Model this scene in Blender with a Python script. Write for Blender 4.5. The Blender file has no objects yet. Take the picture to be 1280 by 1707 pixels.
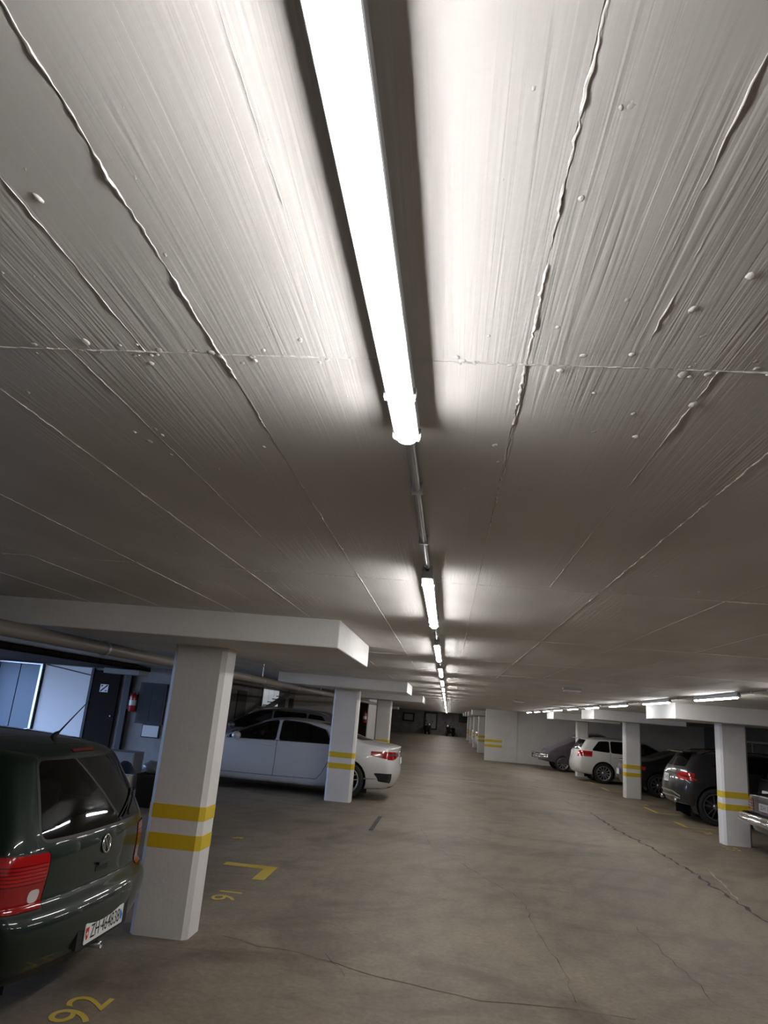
import bpy, bmesh, math, random
import numpy as np
from mathutils import Vector, Matrix
from mathutils.bvhtree import BVHTree
random.seed(7)
scene = bpy.context.scene
C = scene.collection
PI = math.pi

# ------------------------------------------------------------------ camera
EYE = 1.65
F_PX = 1172.75
yaw, pitch, roll = 0.110422, 0.277244, -0.086816
Rm = Matrix.Rotation(yaw, 3, 'Z') @ Matrix.Rotation(pitch, 3, 'X') @ Matrix.Rotation(roll, 3, 'Y')
cam_data = bpy.data.cameras.new('camera')
cam_data.sensor_fit = 'VERTICAL'
cam_data.sensor_height = 36.0
cam_data.lens = 36.0 * F_PX / 1707.0
cam_data.clip_start = 0.02
cam_data.clip_end = 300
cam = bpy.data.objects.new('camera', cam_data)
C.objects.link(cam)
M3 = Matrix((Rm.col[0], Rm.col[2], -Rm.col[1])).transposed()
cam.matrix_world = Matrix.Translation((0, 0, EYE)) @ M3.to_4x4()
scene.camera = cam

# ------------------------------------------------------------------ world: daylight that enters only through the open gate at the far left
world = bpy.data.worlds.new('world')
scene.world = world
world.use_nodes = True
bg = world.node_tree.nodes['Background']
bg.inputs['Color'].default_value = (0.40, 0.58, 1.0, 1)
bg.inputs['Strength'].default_value = 9.0

# ------------------------------------------------------------------ exposure
vs = scene.view_settings
vs.view_transform = 'Standard'
vs.look = 'None'
vs.exposure = 0.0
vs.gamma = 1.0
vs.use_curve_mapping = False
LAMP_POWER = 88.0          # emission of the lamp diffusers

H = 2.22                   # ceiling
ZL = 2.035                 # underside of the drop panels, left row
ZR = 1.965                 # underside of the drop panels, right row

# light paths: enough bounces for a closed white room
scene.cycles.max_bounces = 5
scene.cycles.diffuse_bounces = 3
scene.cycles.glossy_bounces = 2
scene.cycles.transmission_bounces = 3
scene.cycles.transparent_max_bounces = 8
scene.cycles.caustics_reflective = False
scene.cycles.caustics_refractive = False

# ------------------------------------------------------------------ materials
def mat(name, col=(0.5, 0.5, 0.5), rough=0.5, metal=0.0, coat=0.0, spec=None):
    m = bpy.data.materials.new(name)
    m.use_nodes = True
    b = m.node_tree.nodes['Principled BSDF']
    b.inputs['Base Color'].default_value = (*col, 1)
    b.inputs['Roughness'].default_value = rough
    b.inputs['Metallic'].default_value = metal
    b.inputs['Coat Weight'].default_value = coat
    b.inputs['Coat Roughness'].default_value = 0.04
    if spec is not None:
        b.inputs['Specular IOR Level'].default_value = spec
    return m

class N:
    """small node-tree helper"""
    def __init__(s, m):
        s.t = m.node_tree
        s.b = s.t.nodes['Principled BSDF']
    def n(s, typ, **kw):
        nd = s.t.nodes.new(typ)
        for k, v in kw.items():
            if k.startswith('i_'):
                key = k[2:]
                key = int(key) if key.isdigit() else key.replace('_', ' ')
                nd.inputs[key].default_value = v
            else:
                setattr(nd, k, v)
        return nd
    def l(s, a, b):
        s.t.links.new(a, b)
    def pos(s, scale=(1, 1, 1), loc=(0, 0, 0), obj=False):
        if obj:
            g = s.n('ShaderNodeTexCoord').outputs['Object']
        else:
            g = s.n('ShaderNodeNewGeometry').outputs['Position']
        mp = s.n('ShaderNodeMapping')
        mp.inputs['Scale'].default_value = scale
        mp.inputs['Location'].default_value = loc
        s.l(g, mp.inputs['Vector'])
        return mp.outputs['Vector']
    def noise(s, vec, scale=5, detail=4, rough=0.5, dist=0.0):
        nd = s.n('ShaderNodeTexNoise')
        nd.inputs['Scale'].default_value = scale
        nd.inputs['Detail'].default_value = detail
        nd.inputs['Roughness'].default_value = rough
        nd.inputs['Distortion'].default_value = dist
        s.l(vec, nd.inputs['Vector'])
        return nd.outputs['Fac']
    def ramp(s, fac, stops):
        r = s.n('ShaderNodeValToRGB')
        e = r.color_ramp.elements
        while len(e) < len(stops):
            e.new(0.5)
        for el, (p, c) in zip(e, stops):
            el.position = p
            el.color = (*c, 1) if len(c) == 3 else c
        s.l(fac, r.inputs['Fac'])
        return r.outputs['Color']
    def math(s, op, a, b=None, c=None):
        nd = s.n('ShaderNodeMath', operation=op)
        for i, v in enumerate((a, b, c)):
            if v is None:
                continue
            if isinstance(v, (int, float)):
                nd.inputs[i].default_value = v
            else:
                s.l(v, nd.inputs[i])
        return nd.outputs[0]
    def mix(s, fac, a, b, blend='MIX'):
        nd = s.n('ShaderNodeMix', data_type='RGBA', blend_type=blend)
        for sock, v in ((nd.inputs[0], fac), (nd.inputs[6], a), (nd.inputs[7], b)):
            if isinstance(v, (int, float)):
                sock.default_value = v
            elif isinstance(v, tuple):
                sock.default_value = (*v, 1)
            else:
                s.l(v, sock)
        return nd.outputs[2]
    def bump(s, height, strength=1.0, dist=0.01, normal=None):
        nd = s.n('ShaderNodeBump')
        nd.inputs['Strength'].default_value = strength
        nd.inputs['Distance'].default_value = dist
        s.l(height, nd.inputs['Height'])
        if normal is not None:
            s.l(normal, nd.inputs['Normal'])
        s.l(nd.outputs['Normal'], s.b.inputs['Normal'])
        return nd.outputs['Normal']

def ceiling_material():
    m = mat('painted_board_marked_concrete', (0.72, 0.70, 0.67), 0.55)
    k = N(m)
    P = k.pos()
    sep = k.n('ShaderNodeSeparateXYZ'); k.l(P, sep.inputs[0])
    # boards 0.173 wide inside each formwork panel
    bx = k.math('FLOOR', k.math('DIVIDE', k.math('ADD', sep.outputs[0], 20.425), 0.1733))
    by = k.math('FLOOR', k.math('DIVIDE', k.math('ADD', sep.outputs[1], 20.94), 2.0))
    cmb = k.n('ShaderNodeCombineXYZ'); k.l(bx, cmb.inputs[0]); k.l(by, cmb.inputs[1])
    wn = k.n('ShaderNodeTexWhiteNoise', noise_dimensions='3D'); k.l(cmb.outputs[0], wn.inputs['Vector'])
    # wood grain that runs along the boards, offset per board
    off = k.n('ShaderNodeVectorMath', operation='MULTIPLY'); k.l(wn.outputs['Color'], off.inputs[0]); off.inputs[1].default_value = (9, 9, 9)
    add = k.n('ShaderNodeVectorMath', operation='ADD'); k.l(P, add.inputs[0]); k.l(off.outputs[0], add.inputs[1])
    mp = k.n('ShaderNodeMapping'); mp.inputs['Scale'].default_value = (1.0, 0.022, 1.0); k.l(add.outputs[0], mp.inputs['Vector'])
    fine = k.noise(mp.outputs[0], 95, 2, 0.55, 0.8)
    mask = k.noise(k.pos((1.6, 0.8, 1)), 2.0, 1)
    mk = k.math('MAXIMUM', k.math('MULTIPLY', k.math('SUBTRACT', mask, 0.36), 3.2), 0.15)
    grain = k.math('MULTIPLY', fine, mk)
    steps = k.math('MULTIPLY', wn.outputs['Value'], 0.40)
    rough = k.noise(k.pos(), 22, 3, 0.6)
    hgt = k.math('ADD', k.math('MULTIPLY', grain, 0.75), k.math('ADD', steps, k.math('ADD', k.math('MULTIPLY', rough, 0.30), k.math('MULTIPLY', mask, 2.5))))
    k.bump(hgt, 0.75, 0.003)
    col = k.ramp(mask, [(0.25, (0.62, 0.595, 0.565)), (0.75, (0.76, 0.74, 0.71))])
    k.l(col, k.b.inputs['Base Color'])
    return m

def floor_material():
    m = mat('worn_concrete_floor', (0.25, 0.22, 0.19), 0.6)
    k = N(m)
    big = k.noise(k.pos(), 0.22, 5, 0.6, 0.6)
    mid = k.noise(k.pos((1, 1, 1), (4, 7, 0)), 1.1, 7, 0.65, 0.5)
    fine = k.noise(k.pos(), 24, 6, 0.75)
    c = k.ramp(big, [(0.25, (0.125, 0.098, 0.068)), (0.5, (0.205, 0.168, 0.122)), (0.8, (0.285, 0.24, 0.185))])
    c2 = k.ramp(mid, [(0.3, (0.42, 0.40, 0.38)), (0.5, (0.95, 0.95, 0.95)), (0.75, (1.25, 1.24, 1.22))])
    c = k.mix(0.9, c, c2, 'MULTIPLY')
    c3 = k.ramp(fine, [(0.25, (0.6, 0.58, 0.56)), (0.75, (1.2, 1.2, 1.2))])
    c = k.mix(0.85, c, c3, 'MULTIPLY')
    # wide turning tyre tracks: warped rings worn by cars swinging out of the bays
    for (cx, cy, s, d) in ((7.5, 7.0, 2.1, 9.0), (-6.5, 13.5, 1.7, 8.0)):
        w = k.n('ShaderNodeTexWave', wave_type='RINGS', rings_direction='Z')
        w.inputs['Scale'].default_value = s; w.inputs['Distortion'].default_value = d; w.inputs['Detail'].default_value = 3; w.inputs['Detail Scale'].default_value = 0.6
        k.l(k.pos((0.55, 0.55, 1), (-cx * 0.55, -cy * 0.55, 0)), w.inputs['Vector'])
        tr = k.ramp(w.outputs['Fac'], [(0.0, (0.80, 0.78, 0.76)), (0.35, (1, 1, 1)), (1.0, (1.08, 1.08, 1.08))])
        c = k.mix(0.25, c, tr, 'MULTIPLY')
    # oil and tyre streaks
    st = k.noise(k.pos((0.5, 2.6, 1)), 1.4, 6, 0.7, 1.2)
    sr = k.ramp(st, [(0.30, (0.50, 0.47, 0.45)), (0.42, (1, 1, 1))])
    c = k.mix(0.55, c, sr, 'MULTIPLY')
    k.l(c, k.b.inputs['Base Color'])
    rr = k.math('MULTIPLY_ADD', mid, 0.3, 0.52)
    k.l(rr, k.b.inputs['Roughness'])
    k.bump(k.math('ADD', k.math('MULTIPLY', fine, 0.5), mid), 0.35, 0.006)
    return m

def paint_material(name, col, rough=0.55, bumpd=0.003, var=0.06):
    m = mat(name, col, rough)
    k = N(m)
    n1 = k.noise(k.pos(), 2.0, 6, 0.65)
    lo = tuple(max(0, c - var) for c in col); hi = tuple(min(1, c + var * 0.7) for c in col)
    k.l(k.ramp(n1, [(0.3, lo), (0.7, hi)]), k.b.inputs['Base Color'])
    gr = k.noise(k.pos((1, 1, 0.06)), 70, 3)
    n2 = k.noise(k.pos(), 30, 4)
    k.bump(k.math('ADD', k.math('MULTIPLY', gr, 0.6), n2), 0.5, bumpd)
    return m

def carpaint(name, col, metal=0.5, rough=0.35, spec=None):
    m = mat(name, col, rough, metal, 1.0, spec)
    k = N(m)
    n1 = k.noise(k.pos(obj=True), 900, 1)
    lo = tuple(c * 0.85 for c in col); hi = tuple(min(1, c * 1.15) for c in col)
    k.l(k.ramp(n1, [(0.35, lo), (0.65, hi)]), k.b.inputs['Base Color'])
    return m

def glass_material(name, tint=(0.10, 0.11, 0.11), fac=0.55):
    m = bpy.data.materials.new(name); m.use_nodes = True
    t = m.node_tree; t.nodes.remove(t.nodes['Principled BSDF'])
    tr = t.nodes.new('ShaderNodeBsdfTransparent'); tr.inputs[0].default_value = (*tint, 1)
    gl = t.nodes.new('ShaderNodeBsdfGlossy'); gl.inputs['Roughness'].default_value = 0.03; gl.inputs['Color'].default_value = (0.9, 0.92, 0.95, 1)
    fr = t.nodes.new('ShaderNodeFresnel'); fr.inputs['IOR'].default_value = 1.55
    mx = t.nodes.new('ShaderNodeMixShader')
    t.links.new(fr.outputs[0], mx.inputs[0]); t.links.new(tr.outputs[0], mx.inputs[1]); t.links.new(gl.outputs[0], mx.inputs[2])
    t.links.new(mx.outputs[0], t.nodes['Material Output'].inputs[0])
    return m

def emit_material(name, col, strength):
    m = mat(name, (0.9, 0.9, 0.9), 0.4)
    b = m.node_tree.nodes['Principled BSDF']
    b.inputs['Emission Color'].default_value = (*col, 1)
    b.inputs['Emission Strength'].default_value = strength
    return m

MT = {}
MT['ceiling'] = ceiling_material()
MT['floor'] = floor_material()
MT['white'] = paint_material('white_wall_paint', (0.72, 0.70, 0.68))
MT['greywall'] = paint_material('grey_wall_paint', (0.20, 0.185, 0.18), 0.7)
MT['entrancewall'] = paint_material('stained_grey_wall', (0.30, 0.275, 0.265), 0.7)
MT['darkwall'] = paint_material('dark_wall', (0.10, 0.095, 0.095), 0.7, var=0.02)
MT['yellow'] = paint_material('yellow_paint', (0.66, 0.47, 0.02), 0.5, 0.001, 0.02)
MT['roadyellow'] = paint_material('worn_yellow_floor_paint', (0.52, 0.38, 0.05), 0.6, 0.002, 0.08)
MT['crack'] = mat('crack_fill', (0.035, 0.028, 0.024), 0.8)
MT['crackpale'] = mat('pale_joint', (0.30, 0.265, 0.22), 0.8)
MT['diffuser'] = emit_material('lit_diffuser', (1.0, 0.985, 0.97), LAMP_POWER)
MT['housing'] = mat('grey_lamp_housing', (0.45, 0.45, 0.46), 0.45)
MT['clip'] = mat('clear_clip', (0.35, 0.35, 0.37), 0.4)
MT['conduit'] = mat('galvanised_conduit', (0.45, 0.45, 0.47), 0.3, 0.85)
MT['black'] = mat('black_plastic', (0.012, 0.012, 0.013), 0.5)
MT['rubber'] = mat('tyre_rubber', (0.014, 0.014, 0.014), 0.75)
MT['chrome'] = mat('chrome', (0.85, 0.85, 0.86), 0.08, 1.0)
MT['alloy'] = mat('alloy_rim', (0.55, 0.55, 0.56), 0.3, 0.9)
MT['darkalloy'] = mat('dark_alloy_rim', (0.34, 0.34, 0.36), 0.3, 0.9)
MT['redlamp'] = mat('red_lamp_lens', (0.46, 0.008, 0.010), 0.12, 0, 1.0)
MT['redlamp2'] = mat('dark_red_lamp_lens', (0.16, 0.005, 0.006), 0.12, 0, 1.0)
MT['clearlamp'] = mat('clear_lamp_lens', (0.62, 0.58, 0.56), 0.12, 0, 1.0)
MT['amber'] = mat('amber_lens', (0.62, 0.10, 0.01), 0.15, 0, 1.0)
MT['glass'] = glass_material('tinted_car_glass', (0.30, 0.32, 0.32))
MT['darkglass'] = glass_material('privacy_glass', (0.06, 0.065, 0.07))
MT['plate'] = mat('plate_white', (0.80, 0.80, 0.80), 0.35)
MT['ink'] = mat('plate_black', (0.01, 0.01, 0.01), 0.5)
MT['swissred'] = mat('plate_red', (0.65, 0.02, 0.02), 0.4)
MT['zhblue'] = mat('plate_blue', (0.03, 0.20, 0.62), 0.4)
MT['seat'] = mat('dark_seat_fabric', (0.03, 0.03, 0.033), 0.9)
MT['redpaint'] = mat('red_enamel', (0.42, 0.02, 0.025), 0.3, 0, 0.5)
MT['steelblue'] = mat('grey_sheet_metal', (0.11, 0.145, 0.19), 0.4, 0.2)
MT['paperwhite'] = mat('white_board', (0.85, 0.85, 0.86), 0.6)
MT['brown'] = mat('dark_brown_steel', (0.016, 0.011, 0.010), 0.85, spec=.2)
MT['darkgrey'] = mat('dark_grey_panel', (0.026, 0.026, 0.027), 0.7)
MT['midgrey'] = mat('mid_grey_panel', (0.28, 0.28, 0.28), 0.5)
MT['beige'] = mat('beige_pipe', (0.22, 0.19, 0.165), 0.5)
MT['leaf'] = mat('dry_leaf', (0.42, 0.30, 0.06), 0.7)

# ------------------------------------------------------------------ geometry helpers
def tag(o, label=None, cat=None, group=None, kind=None):
    if label: o['label'] = label
    if cat: o['category'] = cat
    if group: o['group'] = group
    if kind: o['kind'] = kind
    return o

def empty(name, loc=(0, 0, 0), rz=0.0, parent=None):
    o = bpy.data.objects.new(name, None)
    o.empty_display_size = 0.1
    C.objects.link(o)
    o.location = loc
    o.rotation_euler = (0, 0, rz)
    if parent: o.parent = parent
    return o

def mobj(name, me, m, parent=None):
    o = bpy.data.objects.new(name, me)
    C.objects.link(o)
    if m is not None and not me.materials:
        me.materials.append(MT[m] if isinstance(m, str) else m)
    if parent is not None:
        o.parent = parent
    return o

class MB:
    def __init__(s):
        s.v = []; s.f = []; s.sm = []
    def add(s, v, f, smooth=False):
        k = len(s.v)
        s.v += [tuple(p) for p in v]
        s.f += [tuple(i + k for i in q) for q in f]
        s.sm += [smooth] * len(f)
        return s
    def box(s, a, b, c=0.0):
        """box with its vertical edges and rims chamfered by c"""
        x0, y0, z0 = a; x1, y1, z1 = b
        if c <= 0:
            v = [(x0, y0, z0), (x1, y0, z0), (x1, y1, z0), (x0, y1, z0), (x0, y0, z1), (x1, y0, z1), (x1, y1, z1), (x0, y1, z1)]
            f = [(0, 3, 2, 1), (4, 5, 6, 7), (0, 1, 5, 4), (1, 2, 6, 5), (2, 3, 7, 6), (3, 0, 4, 7)]
            return s.add(v, f)
        bm = bmesh.new()
        bmesh.ops.create_cube(bm, size=1)
        for vv in bm.verts:
            vv.co = Vector(((x0 + x1) / 2 + vv.co.x * (x1 - x0), (y0 + y1) / 2 + vv.co.y * (y1 - y0), (z0 + z1) / 2 + vv.co.z * (z1 - z0)))
        bmesh.ops.bevel(bm, geom=list(bm.edges), offset=c, segments=2, affect='EDGES', profile=0.5)
        bm.verts.index_update()
        s.add([v.co[:] for v in bm.verts], [tuple(v.index for v in f.verts) for f in bm.faces])
        bm.free()
        return s
    def prism(s, poly, axis, a, b):
        """extrude a 2D polygon along an axis between a and b"""
        n = len(poly)
        def P(p, t):
            if axis == 'x': return (t, p[0], p[1])
            if axis == 'y': return (p[0], t, p[1])
            return (p[0], p[1], t)
        v = [P(p, a) for p in poly] + [P(p, b) for p in poly]
        f = [tuple(range(n))[::-1], tuple(range(n, 2 * n))] + [(i, (i + 1) % n, n + (i + 1) % n, n + i) for i in range(n)]
        return s.add(v, f)
    def tube(s, pts, r, n=10, cap=True, smooth=True):
        pts = [Vector(p) for p in pts]
        rr = r if isinstance(r, (list, tuple)) else [r] * len(pts)
        rings = []
        up = None
        for i, p in enumerate(pts):
            d = (pts[min(i + 1, len(pts) - 1)] - pts[max(i - 1, 0)]).normalized()
            if up is None:
                up = Vector((0, 0, 1)) if abs(d.z) < 0.9 else Vector((1, 0, 0))
            a = d.cross(up).normalized(); b = a.cross(d).normalized(); up = b
            rings.append([p + (a * math.cos(2 * PI * k / n) + b * math.sin(2 * PI * k / n)) * rr[i] for k in range(n)])
        v = [q for R in rings for q in R]
        f = []
        for i in range(len(rings) - 1):
            for k in range(n):
                f.append((i * n + k, i * n + (k + 1) % n, (i + 1) * n + (k + 1) % n, (i + 1) * n + k))
        s.add(v, f, smooth)
        if cap:
            s.add(rings[0], [tuple(range(n))]); s.add(rings[-1], [tuple(range(n))[::-1]])
        return s
    def lathe(s, prof, origin=(0, 0, 0), axis='z', n=24, smooth=True):
        """prof: (radius, height) pairs"""
        v = []; f = []
        o = Vector(origin)
        for (r, h) in prof:
            for k in range(n):
                a = 2 * PI * k / n
                c, d = r * math.cos(a), r * math.sin(a)
                q = (c, d, h) if axis == 'z' else ((h, c, d) if axis == 'x' else (d, h, c))
                v.append(o + Vector(q))
        for i in range(len(prof) - 1):
            for k in range(n):
                f.append((i * n + k, i * n + (k + 1) % n, (i + 1) * n + (k + 1) % n, (i + 1) * n + k))
        return s.add(v, f, smooth)
    def ribbon(s, pts, w, up=(0, 0, 1)):
        """flat strip of varying width along a polyline"""
        pts = [Vector(p) for p in pts]; up = Vector(up)
        ww = w if isinstance(w, (list, tuple)) else [w] * len(pts)
        v = []; f = []
        for i, p in enumerate(pts):
            d = (pts[min(i + 1, len(pts) - 1)] - pts[max(i - 1, 0)])
            a = d.cross(up)
            a = a.normalized() if a.length > 1e-9 else Vector((1, 0, 0))
            v += [p + a * ww[i] / 2, p - a * ww[i] / 2]
        for i in range(len(pts) - 1):
            f.append((2 * i, 2 * i + 2, 2 * i + 3, 2 * i + 1))
        return s.add(v, f)
    def xf(s, M):
        s.v = [tuple(M @ Vector(p)) for p in s.v]
        return s
    def mesh(s, name):
        me = bpy.data.meshes.new(name)
        me.from_pydata(s.v, [], s.f)
        me.polygons.foreach_set('use_smooth', s.sm)
        bm = bmesh.new(); bm.from_mesh(me)
        bmesh.ops.recalc_face_normals(bm, faces=list(bm.faces))
        bm.to_mesh(me); bm.free()
        me.update()
        return me
    def build(s, name, m, parent=None):
        return mobj(name, s.mesh(name), m, parent)

def text_mesh(s, size):
    cu = bpy.data.curves.new('lettering', 'FONT')
    cu.body = s; cu.size = size; cu.align_x = 'CENTER'; cu.align_y = 'CENTER'
    o = bpy.data.objects.new('lettering', cu)
    C.objects.link(o)
    dg = bpy.context.evaluated_depsgraph_get()
    me = bpy.data.meshes.new_from_object(o.evaluated_get(dg))
    bpy.data.objects.remove(o)
    me.materials.clear()
    return me

def text_obj(name, s, w, h, m, M, parent=None):
    """flat lettering fitted to w x h, its plane placed by matrix M (x along the text, y up)"""
    me = text_mesh(s, 1.0)
    co = np.array([v.co[:] for v in me.vertices])
    lo, hi = co.min(0), co.max(0)
    c = (lo + hi) / 2
    for v in me.vertices:
        v.co = M @ Vector(((v.co.x - c[0]) * w / (hi[0] - lo[0]), (v.co.y - c[1]) * h / (hi[1] - lo[1]), 0))
    return mobj(name, me, m, parent)

ORD = ['first', 'second', 'third', 'fourth', 'fifth', 'sixth', 'seventh', 'eighth', 'ninth', 'tenth', 'eleventh', 'twelfth', 'thirteenth', 'fourteenth', 'fifteenth', 'sixteenth', 'seventeenth', 'eighteenth', 'nineteenth', 'twentieth', 'twenty-first', 'twenty-second', 'twenty-third', 'twenty-fourth', 'twenty-fifth', 'twenty-sixth', 'twenty-seventh', 'twenty-eighth', 'twenty-ninth', 'thirtieth', 'thirty-first', 'thirty-second', 'thirty-third']

# ================================================================== THE ROOM
XL, XR, YN, YB = -11.3, 11.3, -3.0, 74.0
XS = -6.4                                   # inner left wall beyond the entrance lane
floor = tag(MB().box((XL - 12, YN, -0.2), (XR + .3, YB + .3, 0)).build('floor', 'floor'), kind='structure')
ceiling = tag(MB().box((XL - .3, YN, H + 0.004), (XR + .3, YB + .3, H + 0.25)).build('ceiling', 'ceiling'), kind='structure')
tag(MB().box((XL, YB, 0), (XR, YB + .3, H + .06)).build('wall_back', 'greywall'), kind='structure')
tag(MB().box((XL, YN - .3, 0), (XR, YN, H + .06)).build('wall_front', 'white'), kind='structure')
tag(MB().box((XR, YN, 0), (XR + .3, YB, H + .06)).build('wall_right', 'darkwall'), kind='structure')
# outer left wall with the open gate (y 7..15.6) through which daylight falls
lw = MB().box((XL - .3, YN, 0), (XL, 7.0, H + .06)).box((XL - .3, 15.6, 0), (XL, 16.8, H + .06)).box((XL - .3, 7.0, 2.12), (XL, 15.6, H + .06))
tag(lw.build('wall_left', 'white'), kind='structure')
# wall that closes the entrance lane, facing the camera, and the inner left wall behind it
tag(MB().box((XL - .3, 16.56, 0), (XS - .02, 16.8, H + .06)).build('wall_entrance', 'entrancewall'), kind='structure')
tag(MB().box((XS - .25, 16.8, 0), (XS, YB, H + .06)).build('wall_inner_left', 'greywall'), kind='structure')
# stair block jutting out behind the white saloon
tag(MB().box((XS, 30.0, 0), (-3.25, 36.0, H + .06)).build('wall_stair_block', 'white'), kind='structure')
# white wall on the right that ends the right-hand bays
tag(MB().box((3.15, 33.70, 0), (XR, 33.95, H + .06)).build('wall_bay_end', 'white'), kind='structure')
pier = tag(MB().box((1.74, 33.66, 0), (3.15, 33.95, H + .06)).build('wall_pier', 'white'), kind='structure')
for k, (a, b) in enumerate(((0.59, 0.695), (0.80, 0.905))):
    MB().box((1.734, 33.652, a), (2.5, 33.66, b)).build('yellow_band', 'yellow', pier)

# ---- ceiling: formwork panels, seam ridges, nubs (children of the ceiling)
rng = random.Random(3)
X0, Y0, PX, PY = -0.425, 1.06, 0.52, 2.0
for i in range(-7, 8):
    for j in range(-2, 6):
        xa, ya = X0 + i * PX, Y0 + j * PY
        dz = rng.uniform(-0.0006, 0.0006)
        tilt = rng.uniform(-0.0005, 0.0005)
        g = 0.0012
        b = MB()
        z0 = H + dz
        v = [(xa + g, ya + g, z0 - tilt), (xa + PX - g, ya + g, z0 + tilt), (xa + PX - g, ya + PY - g, z0 + tilt), (xa + g, ya + PY - g, z0 - tilt)]
        v += [(p[0], p[1], H + 0.012) for p in v]
        b.add(v, [(0, 3, 2, 1), (4, 5, 6, 7), (0, 1, 5, 4), (1, 2, 6, 5), (2, 3, 7, 6), (3, 0, 4, 7)])
        b.build('formwork_panel', 'ceiling', ceiling)

def ridge(p0, p1, w, h, step, gap, seed, wob=0.004):
    r = random.Random(seed)
    d = Vector(p1) - Vector(p0); L = d.length; d.normalize()
    a = Vector((-d.y, d.x, 0))
    b = MB()
    n = max(3, int(L / step))
    off = 0.0; prev = None
    amp = 1.0
    for k in range(n + 1):
        off = off * 0.7 + r.uniform(-wob, wob) * 0.35
        amp = min(1.5, max(0.15, amp + r.uniform(-0.3, 0.3) + (0.7 - amp) * .12))
        if r.random() < gap: amp *= 0.45
        c = Vector(p0) + d * (L * k / n) + a * (off + r.uniform(-.0011, .0011))
        ww = w * (0.5 + 0.6 * amp) * r.uniform(0.7, 1.3); hh = h * amp * r.uniform(0.6, 1.2)
        ring = [c - a * ww + Vector((0, 0, 0.003)), c - a * ww * 0.35 + Vector((0, 0, -hh)), c + a * ww * 0.3 + Vector((0, 0, -hh * r.uniform(0.6, 1.0))), c + a * ww + Vector((0, 0, 0.003))]
        if prev:
            b.add(prev + ring, [(0, 1, 5, 4), (1, 2, 6, 5), (2, 3, 7, 6)])
        prev = ring
    return b.build('seam_ridge', 'ceiling', ceiling)

sd = 10
for i in range(-6, 9):
    x = X0 + i * PX
    for j in range(-2, 6):
        ya = Y0 + j * PY
        near = abs(i) < 4 and j < 2
        strong = 1.0 if i in (0, 1, 2, -1) else 0.7
        ridge((x, ya, H), (x, ya + PY, H), 0.0034 * strong, 0.0024 * strong, 0.009 if near else 0.06, 0.10, sd)
        sd += 1
for j in range(-1, 6):
    y = Y0 + j * PY
    ridge((-4.0, y, H), (4.0, y, H), 0.0042, 0.0034, 0.010 if j < 2 else 0.07, 0.12, sd, 0.003); sd += 1
# thin fins between boards
for (x, ya, yb) in ((-0.56, 0.1, 1.06), (-0.23, 0.2, 1.06), (0.27, 0.05, 1.06), (0.24, 0.1, 1.05), (-0.70, 0.4, 2.4), (0.40, 1.06, 3.0), (-0.13, 1.06, 2.9), (0.10, 1.1, 1.6)):
    ridge((x, ya, H), (x, yb, H), 0.0018, 0.0018, 0.02, 0.2, sd, 0.002); sd += 1

def nub_mesh(seed, flat):
    r = random.Random(seed)
    b = MB()
    n = 9
    rings = []
    for (rad, hh) in ((1.0, 0.0), (0.82, 0.55), (0.45, 0.9)):
        rings.append([Vector((math.cos(2 * PI * k / n) * rad * r.uniform(.75, 1.2), math.sin(2 * PI * k / n) * rad * r.uniform(.75, 1.2), -hh * flat * r.uniform(.7, 1.2))) for k in range(n)])
    v = [p for R in rings for p in R] + [Vector((0, 0, -flat))]
    f = []
    for i in range(2):
        for k in range(n):
            f.append((i * n + k, i * n + (k + 1) % n, (i + 1) * n + (k + 1) % n, (i + 1) * n + k))
    for k in range(n):
        f.append((2 * n + k, 2 * n + (k + 1) % n, 3 * n))
    b.add(v, f, True)
    me = b.mesh('nub'); me.materials.append(MT['ceiling'])
    return me
nubs = [nub_mesh(s, fl) for s, fl in ((1, .55), (2, .4), (3, .7), (4, .25))]
def nub(x, y, r, k=None, st=1.0):
    me = nubs[rng.randrange(4) if k is None else k]
    o = bpy.data.objects.new('concrete_nub', me); C.objects.link(o)
    o.parent = ceiling
    o.location = (x, y, H + 0.001); o.scale = (r, r * st, r); o.rotation_euler = (0, 0, rng.uniform(-.4, .4))
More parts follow.
